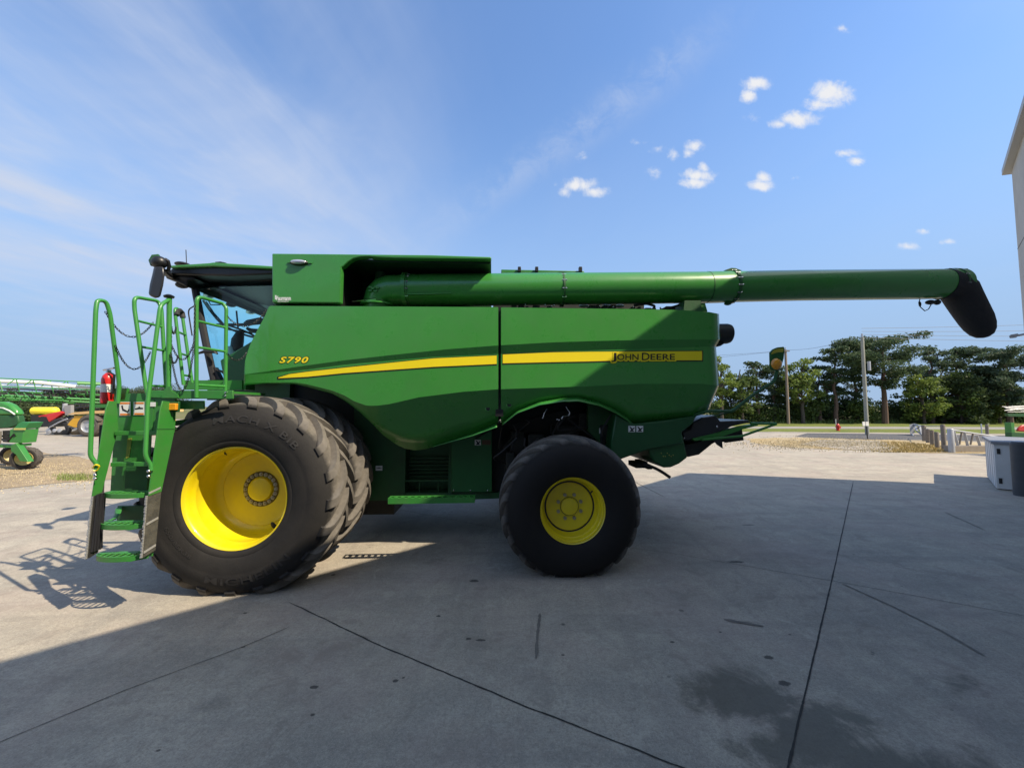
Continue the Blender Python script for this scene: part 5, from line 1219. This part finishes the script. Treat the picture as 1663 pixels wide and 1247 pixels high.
def pole(px, pyb, pyt, r, mat, label, arms):
    p = G(px, pyb); top = WD(px - 4, pyt, p.y)
    o = MB().tube([(p.x, p.y, 0), (p.x, p.y, top.z)], [r, r * .8], 12).build('utility_pole', mat); tag(o, label, 'utility pole', 'utility poles by the road')
    for dz, w in arms: MB().bx(p.x - w, p.x + w, p.y - .16, p.y - .06, top.z - dz - .06, top.z - dz + .06).build('crossarm', M['post'], o)
    MB().tube([(p.x, p.y, top.z), (p.x, p.y, top.z + .25)], .05, 8).build('insulator', M['steel'], o)
    return o, Vector((p.x, p.y, top.z))
u1, t1 = pole(1280.5, 688.5, 568, .14, M['pole'], 'brown wooden utility pole behind the amber marker lamp', [(.15, .35)])
u2, t2 = pole(1408.5, 706.5, 548, .115, M['pole2'], 'grey utility pole beside the small white sign', [])
MB().tube([t2 + Vector((.26, -.1, -1.6)), t2 + Vector((.26, -.1, -2.2))], .09, 10).build('transformer_can', M['steel'], u2)
M['bollardgrey'] = pmat('wire_grey', (.10, .10, .11), .6)
t3 = Vector((95, 34, 9.5)); t4 = Vector((-60, 75, 10.5)); t5 = Vector((9, 62, 8.5))
def wire(a, b, sag, nm='overhead_wire', r=.012):
    P = [a.lerp(b, k / 16) - Vector((0, 0, sag * 4 * (k / 16) * (1 - k / 16))) for k in range(17)]
    o = MB().tube(P, r, 5).build(nm, M['bollardgrey']); return o
for i, (a, b2, s, lab) in enumerate(((t1, t2 + Vector((0, 0, .1)), .3, 'thin overhead wire strung between the two utility poles'), (t1 + Vector((-.3, 0, -.1)), t5, .4, 'thin overhead wire running left from the brown pole to behind the harvester'),
        (t1 + Vector((.3, 0, -.1)), t5 + Vector((0, 0, .9)), .3, 'upper overhead wire running left from the brown pole'), (t2, t3, .9, 'lowest overhead wire running right from the grey pole'), (t2 + Vector((0, 0, .2)), t3 + Vector((0, 0, 1.0)), .9, 'second overhead wire from the bottom right of the grey pole'),
        (t2 + Vector((0, 0, .4)), t3 + Vector((0, 0, 2.2)), .9, 'third overhead wire from the bottom right of the grey pole'), (t2 + Vector((0, 0, .6)), t3 + Vector((0, 0, 3.6)), .9, 'topmost overhead wire running right from the grey pole'))):
    o = wire(a, b2, s); tag(o, lab, 'wire', 'overhead wires along the road')
# ------------------------------------------------------------------ trees
def leaf_mat(name, c, trans=.25, var=.45):
    m = bpy.data.materials.new(name); m.use_nodes = True; nt = m.node_tree; N = nt.nodes; K = nt.links; b = N['Principled BSDF']; b.inputs['Roughness'].default_value = .6; b.inputs['Specular IOR Level'].default_value = .3
    g = N.new('ShaderNodeNewGeometry'); n = N.new('ShaderNodeTexNoise'); n.inputs['Scale'].default_value = .9; n.inputs['Detail'].default_value = 5; K.new(g.outputs['Position'], n.inputs['Vector'])
    x = N.new('ShaderNodeMix'); x.data_type = 'RGBA'; K.new(n.outputs['Fac'], x.inputs['Factor']); x.inputs['A'].default_value = (*[v * (1 - var) for v in c], 1); x.inputs['B'].default_value = (*[v * (1 + var) for v in c], 1); K.new(x.outputs['Result'], b.inputs['Base Color'])
    t = N.new('ShaderNodeBsdfTranslucent'); K.new(x.outputs['Result'], t.inputs[0]); mx = N.new('ShaderNodeMixShader'); mx.inputs[0].default_value = trans; K.new(b.outputs[0], mx.inputs[1]); K.new(t.outputs[0], mx.inputs[2]); K.new(mx.outputs[0], N['Material Output'].inputs[0])
    return m
LM = {'pine': leaf_mat('pine_needles', (.080, .12, .055), .35), 'pineb': leaf_mat('pine_needles_blue', (.085, .125, .07), .35), 'leaf': leaf_mat('green_leaves', (.095, .14, .035), .4), 'bright': leaf_mat('bright_leaves', (.17, .23, .05), .45), 'dark': leaf_mat('dark_leaves', (.070, .10, .036), .35), 'far': leaf_mat('far_leaves', (.06, .085, .04), .2)}
BARK = pmat('bark', (.085, .068, .055), .95, var=.4, vscale=5); BARKP = pmat('pine_bark', (.12, .075, .055), .95, var=.4, vscale=5)
def quad(vs, fs, c, s, flatf=0):
    n = Vector((random.gauss(0, 1), random.gauss(0, 1), random.gauss(0, 1) + flatf)).normalized(); u = n.orthogonal().normalized(); u.rotate(Quaternion(n, random.uniform(0, 6.28))); w = n.cross(u)
    o = len(vs); a = s * random.uniform(.6, 1.2); b = a * random.uniform(.35, .7)
    vs += [c + u * a, c + w * b, c - u * a * .8, c - w * b]; fs.append((o, o + 1, o + 2, o + 3))
def mkmesh(name, vs, fs, mat, parent):
    me = bpy.data.meshes.new(name); me.from_pydata([tuple(v) for v in vs], [], fs); me.materials.append(mat); o = bpy.data.objects.new(name, me); COL.objects.link(o); o.parent = parent; return o
def tree(name, px, Y, top, width, kind, label, seed, trunk_r=.2, low=.25, lean=0, dens=1.0, group='trees beyond the road', leafs=.17):
    random.seed(seed); d = pxdir(px, 660); x = d.x / d.y * Y; Ht = HC + (659.5 - top) / FPX * Y; Wd = width / FPX * Y / 2 * (.84 if kind.startswith('pine') else .9); Ht *= .965
    root = empty(name, (x, Y, 0), label=label, cat='tree', group=group)
    pine = kind.startswith('pine')
    m = MB(); vs, fs = [], []
    tp = [Vector((lean * k / 8 * Ht * .1 + random.uniform(-.08, .08) * k / 3, random.uniform(-.1, .1) * k / 3, Ht * .93 * k / 8)) for k in range(9)]
    m.tube(tp, [trunk_r * (1 - .85 * k / 8) + .02 for k in range(9)], 8)
    def tpos(h):
        f = min(7.999, h / (Ht * .93) * 8); k = int(f); return tp[k].lerp(tp[k + 1], f - k)
    if pine:
        nb = int(22 * dens)
        for i in range(nb):
            f = low + (1 - low) * (i + random.random()) / nb; h = Ht * f * .95; a = random.uniform(0, 6.28)
            prof = max(.12, (1 - ((f - .72) / .42) ** 2)) if f > .45 else .45 + .6 * (f - low)
            ln = Wd * prof * random.uniform(.55, 1.15); s = tpos(h); e = s + Vector((math.cos(a) * ln, math.sin(a) * ln, ln * random.uniform(.05, .35)))
            mid = s.lerp(e, .5) + Vector((0, 0, -.08 * ln)); m.tube([s, mid, e], [trunk_r * .3 * (1 - f * .6), .04, .02], 5)
            for t in (.45, .7, .95, 1.08):
                if random.random() < .2: continue
                c = s.lerp(e, t) + Vector((random.gauss(0, .2), random.gauss(0, .2), .1)); rx = .24 * ln * random.uniform(.6, 1.2) + .29; rz = rx * random.uniform(.38, .68)
                for q in range(int(80 * rx * rx * 2.6) + 24):
                    v = Vector((random.gauss(0, 1), random.gauss(0, 1), random.gauss(0, 1))).normalized() * random.random() ** .4
                    quad(vs, fs, c + Vector((v.x * rx, v.y * rx, v.z * rz)), leafs * .8, 1.0)
        for q in range(160):
            v = Vector((random.gauss(0, .35), random.gauss(0, .35), random.uniform(-1.1, .4))); quad(vs, fs, tp[-1] + v, leafs * .8)
    else:
        nc = int(36 * dens)
        for i in range(nc):
            f = low + (.97 - low) * random.random() ** .85; a = random.uniform(0, 6.28); e_ = (f - low) / (1 - low)
            ln = Wd * max(.15, math.sqrt(max(0, 1 - ((e_ - .42) / .66) ** 2))) * random.uniform(.25, 1.0)
            c = Vector((math.cos(a) * ln, math.sin(a) * ln, Ht * f * .95)); s = tpos(min(Ht * .85, c.z * .75)); c += Vector((tpos(min(c.z, Ht * .9)).x, 0, 0))
            m.tube([s, s.lerp(c, .5) + Vector((0, 0, .1)), c], [trunk_r * .35, .05, .02], 5)
            r = random.uniform(.45, 1.0) * (.42 + .16 * Wd) * .92
            for q in range(int(120 * r * r) + 40):
                v = Vector((random.gauss(0, 1), random.gauss(0, 1), random.gauss(0, 1))).normalized() * random.random() ** .38
                quad(vs, fs, c + Vector((v.x * r * 1.15, v.y * r * 1.15, v.z * r * .8)), leafs)
    m.build('trunk', BARKP if pine else BARK, root)
    mkmesh('crown', vs, fs, LM[kind], root)
    return root
def bush(px, Y, top, width, kind, label, seed, group, name='bush', base=0):
    random.seed(seed); d = pxdir(px, 660); x = d.x / d.y * Y; Ht = HC + (659.5 - top) / FPX * Y; Wd = width / FPX * Y / 2
    root = empty(name, (x, Y, 0), label=label, cat='bush', group=group); vs, fs = [], []; m = MB()
    for i in range(int(7 + Wd * 4)):
        a = random.uniform(0, 6.28); r0 = random.random() ** .6; c = Vector((math.cos(a) * Wd * r0 * .9, math.sin(a) * 1.2 * r0, Ht * random.uniform(.15, .85) * (1 - .35 * r0)))
        m.tube([(c.x * .4, c.y * .4, 0), c], [.05, .02], 5); r = random.uniform(.5, .95) * (.3 + .25 * Ht)
        for q in range(int(140 * r * r) + 30):
            v = Vector((random.gauss(0, 1), random.gauss(0, 1), random.gauss(0, 1))).normalized() * random.random() ** .38
            p = c + Vector((v.x * r * 1.2, v.y * r, v.z * r * .85))
            if p.z > .02: quad(vs, fs, p, .17)
    m.build('stem', BARK, root); mkmesh('foliage', vs, fs, LM[kind], root)
TR = [
 ('leafy_tree', 1172, 41, 570, 62, 'bright', 'light green leafy tree just behind the black air intake', .16, .25, .9),
 ('leafy_tree', 1205, 42, 590, 62, 'leaf', 'low round leafy tree between the intake and the marker lamp', .16, .2, .85),
 ('pine_tree', 1232, 43, 583, 60, 'pine', 'dark pine right behind the amber marker lamp', .18, .35, .9),
 ('pine_tree', 1258, 44, 592, 55, 'pineb', 'dark pine just left of the brown pole', .17, .3, .8),
 ('leafy_tree', 1303, 42, 573, 62, 'bright', 'sunlit bright green tree right of the brown pole', .18, .3, 1.0),
 ('pine_tree', 1331, 43, 588, 48, 'pine', 'narrow dark pine between the sunlit tree and the tall narrow pine', .17, .25, .8),
 ('pine_tree', 1357, 42, 558, 56, 'pine', 'tall narrow pine with a rounded tuft on top, right above the fire hydrant', .20, .34, .9),
 ('pine_tree', 1392, 44, 572, 55, 'pineb', 'dark pine half hidden behind the grey pole', .2, .25, .9),
 ('pine_tree', 1436, 41, 538, 128, 'pine', 'broad flat-topped pine, widest and tallest of the row', .27, .40, 1.6),
 ('leafy_tree', 1478, 43, 612, 55, 'leaf', 'small leafy tree leaning right of the broad pine', .14, .2, .8),
 ('pine_tree', 1513, 42, 553, 52, 'pineb', 'slim pine with a pointed top above the wooden posts', .18, .35, .8),
 ('leafy_tree', 1530, 42.5, 590, 100, 'leaf', 'wide light green tree above the wooden posts', .2, .12, 1.5),
 ('pine_tree', 1556, 44, 556, 78, 'pine', 'dark dome-topped pine behind the wide light green tree', .22, .3, 1.2),
 ('leafy_tree', 1598, 43, 595, 75, 'dark', 'dark low-branched tree left of the rightmost pine', .2, .1, 1.3),
 ('pine_tree', 1638, 40, 560, 92, 'pineb', 'dense pine against the right edge under the wall lamp', .25, .2, 1.5),
 ('leafy_tree', 1187, 44, 606, 60, 'leaf', 'low filler tree left of the low round tree behind the harvester', .12, .08, 1.0),
 ('leafy_tree', 1278, 45, 604, 60, 'dark', 'low dark leafy tree directly behind the brown pole', .12, .06, 1.0),
 ('leafy_tree', 1340, 45, 612, 56, 'leaf', 'low leafy tree left of the tall narrow pine', .12, .06, .9),
 ('leafy_tree', 1500, 41, 602, 62, 'bright', 'low bright leafy tree behind the row of wooden posts', .12, .06, 1.0),
 ('leafy_tree', 1560, 41, 604, 72, 'dark', 'low dark leafy tree above the pipe rail', .12, .05, 1.3),
 ('leafy_tree', 1622, 42, 606, 66, 'leaf', 'low leafy tree left of the folded boom', .12, .05, 1.1),
]
for i, (nm, px, Y, top, w, kind, lab, r, low, dn) in enumerate(TR): tree(nm, px, Y, top, w, kind, lab, 100 + i, r, low, random.uniform(-.4, .4), dn)
hb = [(1165, 636, 'just behind the air intake'), (1190, 640, 'under the low round tree'), (1215, 632, 'below the bend of the marker arm'), (1240, 638, 'left of the foot of the marker arm tube'), (1266, 636, 'left of the brown pole'), (1292, 630, 'right of the brown pole'),
      (1318, 634, 'under the sunlit bright tree'), (1344, 640, 'left of the fire hydrant'), (1372, 634, 'right behind the fire hydrant'), (1396, 630, 'behind the grey pole'), (1425, 645, 'at the trunk of the broad pine'), (1452, 635, 'right of the broad pine trunk'), (1482, 634, 'behind the white gate frame'),
      (1508, 648, 'behind the row of wooden posts'), (1536, 636, 'behind the taller wooden post'), (1562, 624, 'above the pipe rail, darkest of the hedge'), (1590, 628, 'behind the thin grey stake'), (1616, 634, 'behind the lone wooden post'), (1645, 640, 'behind the folded boom at the right edge')]
for i, (px, top, wh) in enumerate(hb):
    bush(px, 43.2 + (i % 3) * .8, top + (16 if i % 3 == 1 else 6) - (18 if px > 1500 else 0), 50, 'dark' if i % 3 else 'leaf', 'dark undergrowth bush ' + wh, 300 + i, 'dark bushes under the trees beyond the road')
# far tree line on the left, seen through the platform rails and behind the machines
for i in range(12):
    px = -40 + i * 28; bush(px, 118 + (i % 4) * 5, 622 + (i * 7) % 11 - (6 if px > 150 else 0), 62, 'far', 'hazy green tree in the far line behind the machines on the left', 500 + i, 'far trees behind the machines on the left', 'far_tree')
for i, (px, top, w) in enumerate(((10, 652, 40), (38, 650, 36), (62, 655, 30), (100, 655, 30), (130, 657, 34))):
    bush(px, 34 + i, top, w, 'dark', 'dark shrub under the green boom, ' + ('above the green hood', 'between the hood and the yellow tank', 'behind the yellow tank', 'behind the grey tractor cab', 'behind the orange-yellow truck')[i], 560 + i, 'dark shrubs behind the parked machines')

# ------------------------------------------------------------------ machines parked on the left
# crop sprayer in green
SY = 11.9
def sx(px, Y=SY): d = pxdir(px, 700); return d.x / d.y * Y
def sz(py, Y=SY): return HC - (py - 659.5) / FPX * Y
def sp3(px, py, Y=SY): return Vector((sx(px, Y), Y, sz(py, Y)))
s0 = Vector((sx(20), SY, 0)); SPR = empty('field_sprayer', s0, label='green field sprayer at the left edge with a long folded boom and small front wheels', cat='sprayer')
INV = Matrix.Translation(-s0)
def sb_(name, mb, mat, par=None, **k):
    o = mb.build(name, mat, par or SPR, **k)
    if par is None: o.matrix_parent_inverse = INV
    return o
def sprism(pts, y0, y1, Y=SY):
    A = [(sx(a, y0), y0, sz(b, y0)) for a, b in pts]; B = [(sx(a, y0), y1, sz(b, y0)) for a, b in pts]; return MB().loop2(A, B)
hd = sb_('engine_hood', sprism([(-40, 651), (0, 652), (12, 657), (22, 666), (26, 674), (-40, 674)], SY - .1, SY + .12), M['green'], bevel=.06)
sb_('hood_side', sprism([(-40, 674.3), (26, 674.3), (29, 684), (28, 690), (14, 695), (-40, 697)], SY - .08, SY + .10), M['green_dark'], bevel=.03)
sb_('hood_stripe', MB().tube([sp3(-20, 661, SY - .11), sp3(2, 662.5, SY - .11), sp3(13, 667, SY - .11), sp3(22, 673, SY - .11)], .018, 6), M['white'])
bx_ = sb_('ballast_box', sprism([(16, 697), (39, 697), (36, 719), (16, 718)], SY - .5, SY - .14), M['green2'], bevel=.01)
m = MB()
for k in range(9):
    a = sx(18 + k * 2.2); m.bx(a, a + .022, SY - .51, SY - .48, sz(718), sz(698))
sb_('ballast_rib', m, M['bolt'])
sb_('ballast_back', sprism([(4, 699), (16, 699), (16, 718), (6, 717)], SY - .45, SY - .2), M['dark'])
sb_('box_lid', sprism([(28, 688), (34, 685), (46, 686), (40, 696), (18, 696.5), (24, 693)], SY - .5, SY - .14), pmat('green_lid', (.03, .22, .06), .45), bevel=.01)
sb_('yellow_strip', sprism([(22, 695), (40, 695), (39, 697.8), (22, 697.8)], SY - .53, SY - .5), pmat('pale_yellow', (.55, .5, .15), .5))
sb_('drawbar', sprism([(-40, 720), (20, 722), (36, 720), (36, 724), (20, 726), (-40, 727)], SY - .45, SY - .2), M['green2'])
sb_('front_fork', sprism([(19, 722), (27, 719), (36, 731), (47, 746), (49, 749), (36, 748), (28, 737), (20, 732)], SY - .55, SY - .40), M['green2'], bevel=.01)
sb_('hose_cluster', MB().tube([sp3(-20, 703, SY - .2), sp3(5, 708, SY - .4), sp3(20, 703, SY - .45), sp3(26, 708, SY - .5)], .03, 6).tube([sp3(0, 712, SY - .4), sp3(14, 716, SY - .5), sp3(24, 704, SY - .5)], .03, 6), M['black'])
def small_wheel(px, py, rpx, Y, w, rimmat, par_fn, nm='wheel', rot=0):
    r = rpx / FPX * Y; hub = MB().lathe([(0, .02), (r * .2, .0), (r * .22, .03)], n=20)
    o = par_fn(nm, hub, rimmat); 
    return o, r
def add_wheel(par_inv, root, px, Y, r, w, rimmat, rot=0, n=12, name='wheel'):
    hub = MB().lathe([(0, .04), (r * .16, .03), (r * .18, .07)], n=20); o = hub.build(name, rimmat, root)
    o.matrix_parent_inverse = par_inv; o.location = (sx(px, Y), Y, r * .97); o.rotation_euler = (0, 0, rot)
    MB().lathe([(r * .56, .03), (r * .58, .01), (r * .60, .03), (r * .52, .08), (r * .42, .10), (r * .2, .08), (0, .08)], n=32).build('rim', rimmat, o)
    prof = [(r * .57, .03), (r * .7, -.005), (r * .85, .0), (r * .93, .03), (r * .96, .09), (r * .965, w / 2)]; prof += [(a, w - b) for a, b in prof[-2::-1]]
    tyre_mesh(prof, dict(n=n, rb=r * .955, a0=.03, a1=w - .03, width=r * .09, sweep=.3, h=r * .04, so=.01, sr=r * .9), 'tyre', M['tyreS'], o)
    return o
add_wheel(INV, SPR, 41, SY - .4, .335, .26, pmat('cream_rim', (.62, .52, .22), .5), R(24)); add_wheel(INV, SPR, 22, SY + .4, .33, .26, pmat('cream_rim_two', (.5, .42, .2), .5), R(24))
# boom: several long trusses lying over the hood towards the yard
boom = MB(); white = MB(); dk_ = MB()
def bp(px, py, dy=0): Y = 12.3 + dy + max(0, px) * .012; return Vector((sx(px, Y), Y, sz(py, Y)))
for (a, b2, r, yy) in (((-60, 640), (175, 650), .045, -.25), ((-60, 612), (175, 622), .020, 0), ((-60, 634), (175, 642), .030, 0), ((-60, 643), (175, 655), .030, -.3), ((-60, 646.5), (120, 655), .018, .1), ((-60, 649), (100, 650), .022, -.35), ((-60, 626), (170, 634), .022, .3), ((120, 622.5), (175, 624.5), .055, -.1)):
    boom.tube([bp(*a, yy), bp(*b2, yy)], r, 6)
for k in range(16):
    x0 = -50 + k * 14; s = 612 + (x0 + 60) * .0425; (boom.tube([bp(x0, s), bp(x0 + 7, s + 21)], .013, 5) if k % 2 else boom.tube([bp(x0, s + 10), bp(x0 + 12, s + .6)], .016, 5))
    boom.tube([bp(x0, s + 22, .1), bp(x0 + 10, s + 31, -.2)], .013, 5)
white.tube([bp(-60, 617), bp(60, 621.5), bp(120, 628), bp(170, 632)], .06, 8).tube([bp(-60, 622.5, .2), bp(90, 629, .2), bp(170, 630, .2)], .018, 6)
for (a, b2, r) in (((-60, 640), (175, 648.5), .07), ((70, 636), (175, 645), .05), ((-60, 634), (175, 643), .05), ((-60, 629), (175, 637), .03)): dk_.tube([bp(*a, .15), bp(*b2, .15)], r, 6)
random.seed(9)
for k in range(34):
    x0 = random.uniform(-50, 168); y0 = 630 + (x0 + 60) * .05 + random.uniform(-3, 14); dk_.tube([bp(x0, y0), bp(x0 + random.uniform(-6, 6), y0 + random.uniform(-2, 7), -.2), bp(x0 + random.uniform(-10, 10), y0 + random.uniform(-2, 5), .2)], .015, 5)
bm_ = sb_('spray_boom', boom, M['rail']); sb_('boom_pipe', white, M['white']); sb_('boom_hose', dk_, M['dark'])
# red tracked tractor
def mach(name, px, Y, label, cat):
    o0 = Vector((sx(px, Y), Y, 0)); root = empty(name, o0, label=label, cat=cat); inv = Matrix.Translation(-o0)
    def part(nm, mb, mat, **k):
        o = mb.build(nm, mat, root, **k); o.matrix_parent_inverse = inv; return o
    def pr(pts, y0, y1): return MB().loop2([(sx(a, y0), y0, sz(b, y0)) for a, b in pts], [(sx(a, y0), y1, sz(b, y0)) for a, b in pts])
    return root, inv, part, pr
Y1 = 25.5; rt, inv, part, pr = mach('track_tractor', 85, Y1, 'red tractor on black rubber tracks facing left, in front of the yellow tank', 'tractor')
part('hood', pr([(73, 677), (78, 673), (95, 668), (101, 670), (86, 681), (78, 685.5)], Y1, Y1 + .3), M['red'], bevel=.04)
part('grille', pr([(64, 676), (75, 677), (80, 686), (82, 690), (70, 693), (66, 685)], Y1 + .05, Y1 + .35), M['black'])
part('hood_top', pr([(60, 675.5), (78, 671.5), (98, 667.5), (97, 668.8), (76, 676.5), (62, 677)], Y1 + .1, Y1 + .3), M['red'])
part('exhaust_stack', MB().tube([sp3(103, 668, Y1 + .3), sp3(103, 655, Y1 + .3)], .12, 10), M['steel'])
part('cab', pr([(101, 659), (112, 657.5), (113, 674), (104, 674)], Y1 + .1, Y1 + .3), pmat('cab_grey', (.28, .27, .26), .4))
part('frame', pr([(80, 684), (104, 676), (110, 682), (108, 692), (84, 693)], Y1 + .1, Y1 + .5), M['dark'])
for yy in (Y1 - .25, Y1 + .7):
    part('track', MB().tube([sp3(a, b, yy) for a, b in ((82, 690), (86, 698), (92, 702), (110, 702), (112, 697), (108, 688), (98, 682), (90, 685), (82, 690))], .12, 8, flat=1.6), M['rubber'])
    part('track_guard', MB().tube([sp3(80, 694, yy - .16), sp3(94, 686, yy - .16), sp3(108, 680, yy - .16)], .045, 6), M['steel'])
for a in (89.5, 98, 106): part('track_wheel', MB().lathe([(0, -.02), (.10, -.02), (.14, 0), (.20, .0), (.22, .1)] if a < 91 else [(0, -.02), (.07, -.02), (.15, .02), (.16, .1)], sx(a, Y1), sz(699, Y1), 20, y=Y1 - .36), M['steel'])
# yellow spreader truck
Y2 = 24.0; tr, inv, part, pr = mach('spreader_truck', 150, Y2, 'orange-yellow flotation truck with big black tyres between the red tractor and the ladder', 'truck')
part('chassis', pr([(108, 690), (112, 684), (118, 678), (118, 675), (133, 675), (133, 683), (240, 683), (240, 694), (120, 694)], Y2, Y2 + 2.0), pmat('truck_yellow', (.62, .33, .02), .4, var=.1), bevel=.03)
part('deck', pr([(108, 673), (118, 669.5), (150, 667), (245, 664), (245, 669), (150, 671.5), (118, 673)], Y2 - .1, Y2 + 2.2), pmat('deck_tan', (.62, .40, .16), .5))
part('cab', pr([(196, 668), (198, 645.5), (206, 643), (234, 643), (240, 647), (240, 668)], Y2 + .2, Y2 + 1.8), pmat('truck_yellow_two', (.65, .36, .03), .4), bevel=.08)
part('cab_window', pr([(201, 664), (203, 650), (232, 650), (235, 664)], Y2 + .18, Y2 + .19), M['int'])
part('engine_pack', pr([(134, 675), (155, 674), (155, 683), (134, 683)], Y2 + .1, Y2 + 1.9), M['dark'])
random.seed(21); m = MB()
for k in range(26):
    x0 = random.uniform(122, 158); m.tube([sp3(x0, 668, Y2 + .5), sp3(x0 + random.uniform(-4, 4), random.uniform(655, 663), Y2 + .6)], .03, 5)
part('folded_boom', m, M['dark']); part('boom_top', MB().tube([sp3(120, 662, Y2 + .4), sp3(160, 659, Y2 + .4)], .06, 6).tube([sp3(118, 657, Y2 + .4), sp3(150, 655, Y2 + .4)], .05, 6), M['black'])
for a, yy in ((141, Y2 - .3), (118, Y2 + 1.6), (205, Y2 - .3)): add_wheel(inv, tr, a, yy, .70 if a != 118 else .6, .6, M['steel'], 0, 14)
part('fender', pr([(124, 690), (127, 684), (134, 679), (150, 679), (158, 684), (158, 686), (148, 682), (136, 682), (129, 686)], Y2 - .3, Y2 + .2), M['black'])
Y3 = 28.0; rt3, inv, part, pr = mach('yellow_tank', 70, Y3, 'bright yellow liquid tank on a dark frame behind the red tractor', 'tank')
part('tank_shell', MB().tube([sp3(51, 668, Y3), sp3(53, 667, Y3), sp3(88, 667, Y3), sp3(92, 668, Y3)], [.15, .27, .27, .14], 18), pmat('tank_yellow', (.85, .68, .03), .4, var=.05))
part('tank_leg', MB().tube([sp3(60, 671, Y3), sp3(60, 702, Y3)], .06, 6).tube([sp3(84, 671, Y3), sp3(84, 702, Y3)], .06, 6), M['dark'])
part('tank_frame', pr([(48, 674), (66, 673), (68, 690), (50, 694)], Y3 - .2, Y3 + .6), M['dark'])
# edge of another green machine at far right
Y4 = 14.5; r4, inv, part, pr = mach('folded_sprayer', 1650, Y4, 'grey folded spray boom on a green machine with a red tank at the right edge', 'sprayer')
m = MB(); random.seed(31)
for k in range(16): m.tube([sp3(1630 + random.uniform(0, 16), 664 + random.uniform(-5, 5), Y4), sp3(1690, 664 + random.uniform(-6, 8), Y4)], .010, 5)
part('folded_boom', m, M['steel'])
part('boom_cradle', pr([(1638, 671), (1700, 672), (1700, 677), (1640, 676)], Y4, Y4 + .1), M['green_dark'])
part('support_leg', pr([(1643, 686), (1648, 686), (1648, 712), (1643, 712)], Y4, Y4 + .2), M['green2'])
part('drawbar', pr([(1643, 702), (1700, 704), (1700, 711), (1643, 709)], Y4 - .2, Y4), M['green_dark'])
part('red_tank', pr([(1652, 700), (1656, 694), (1662, 690), (1700, 688), (1700, 703)], Y4 + .05, Y4 + .12), M['red'], bevel=.03)
add_wheel(inv, r4, 1690, Y4, .45, .3, M['steel'], 0, 12)
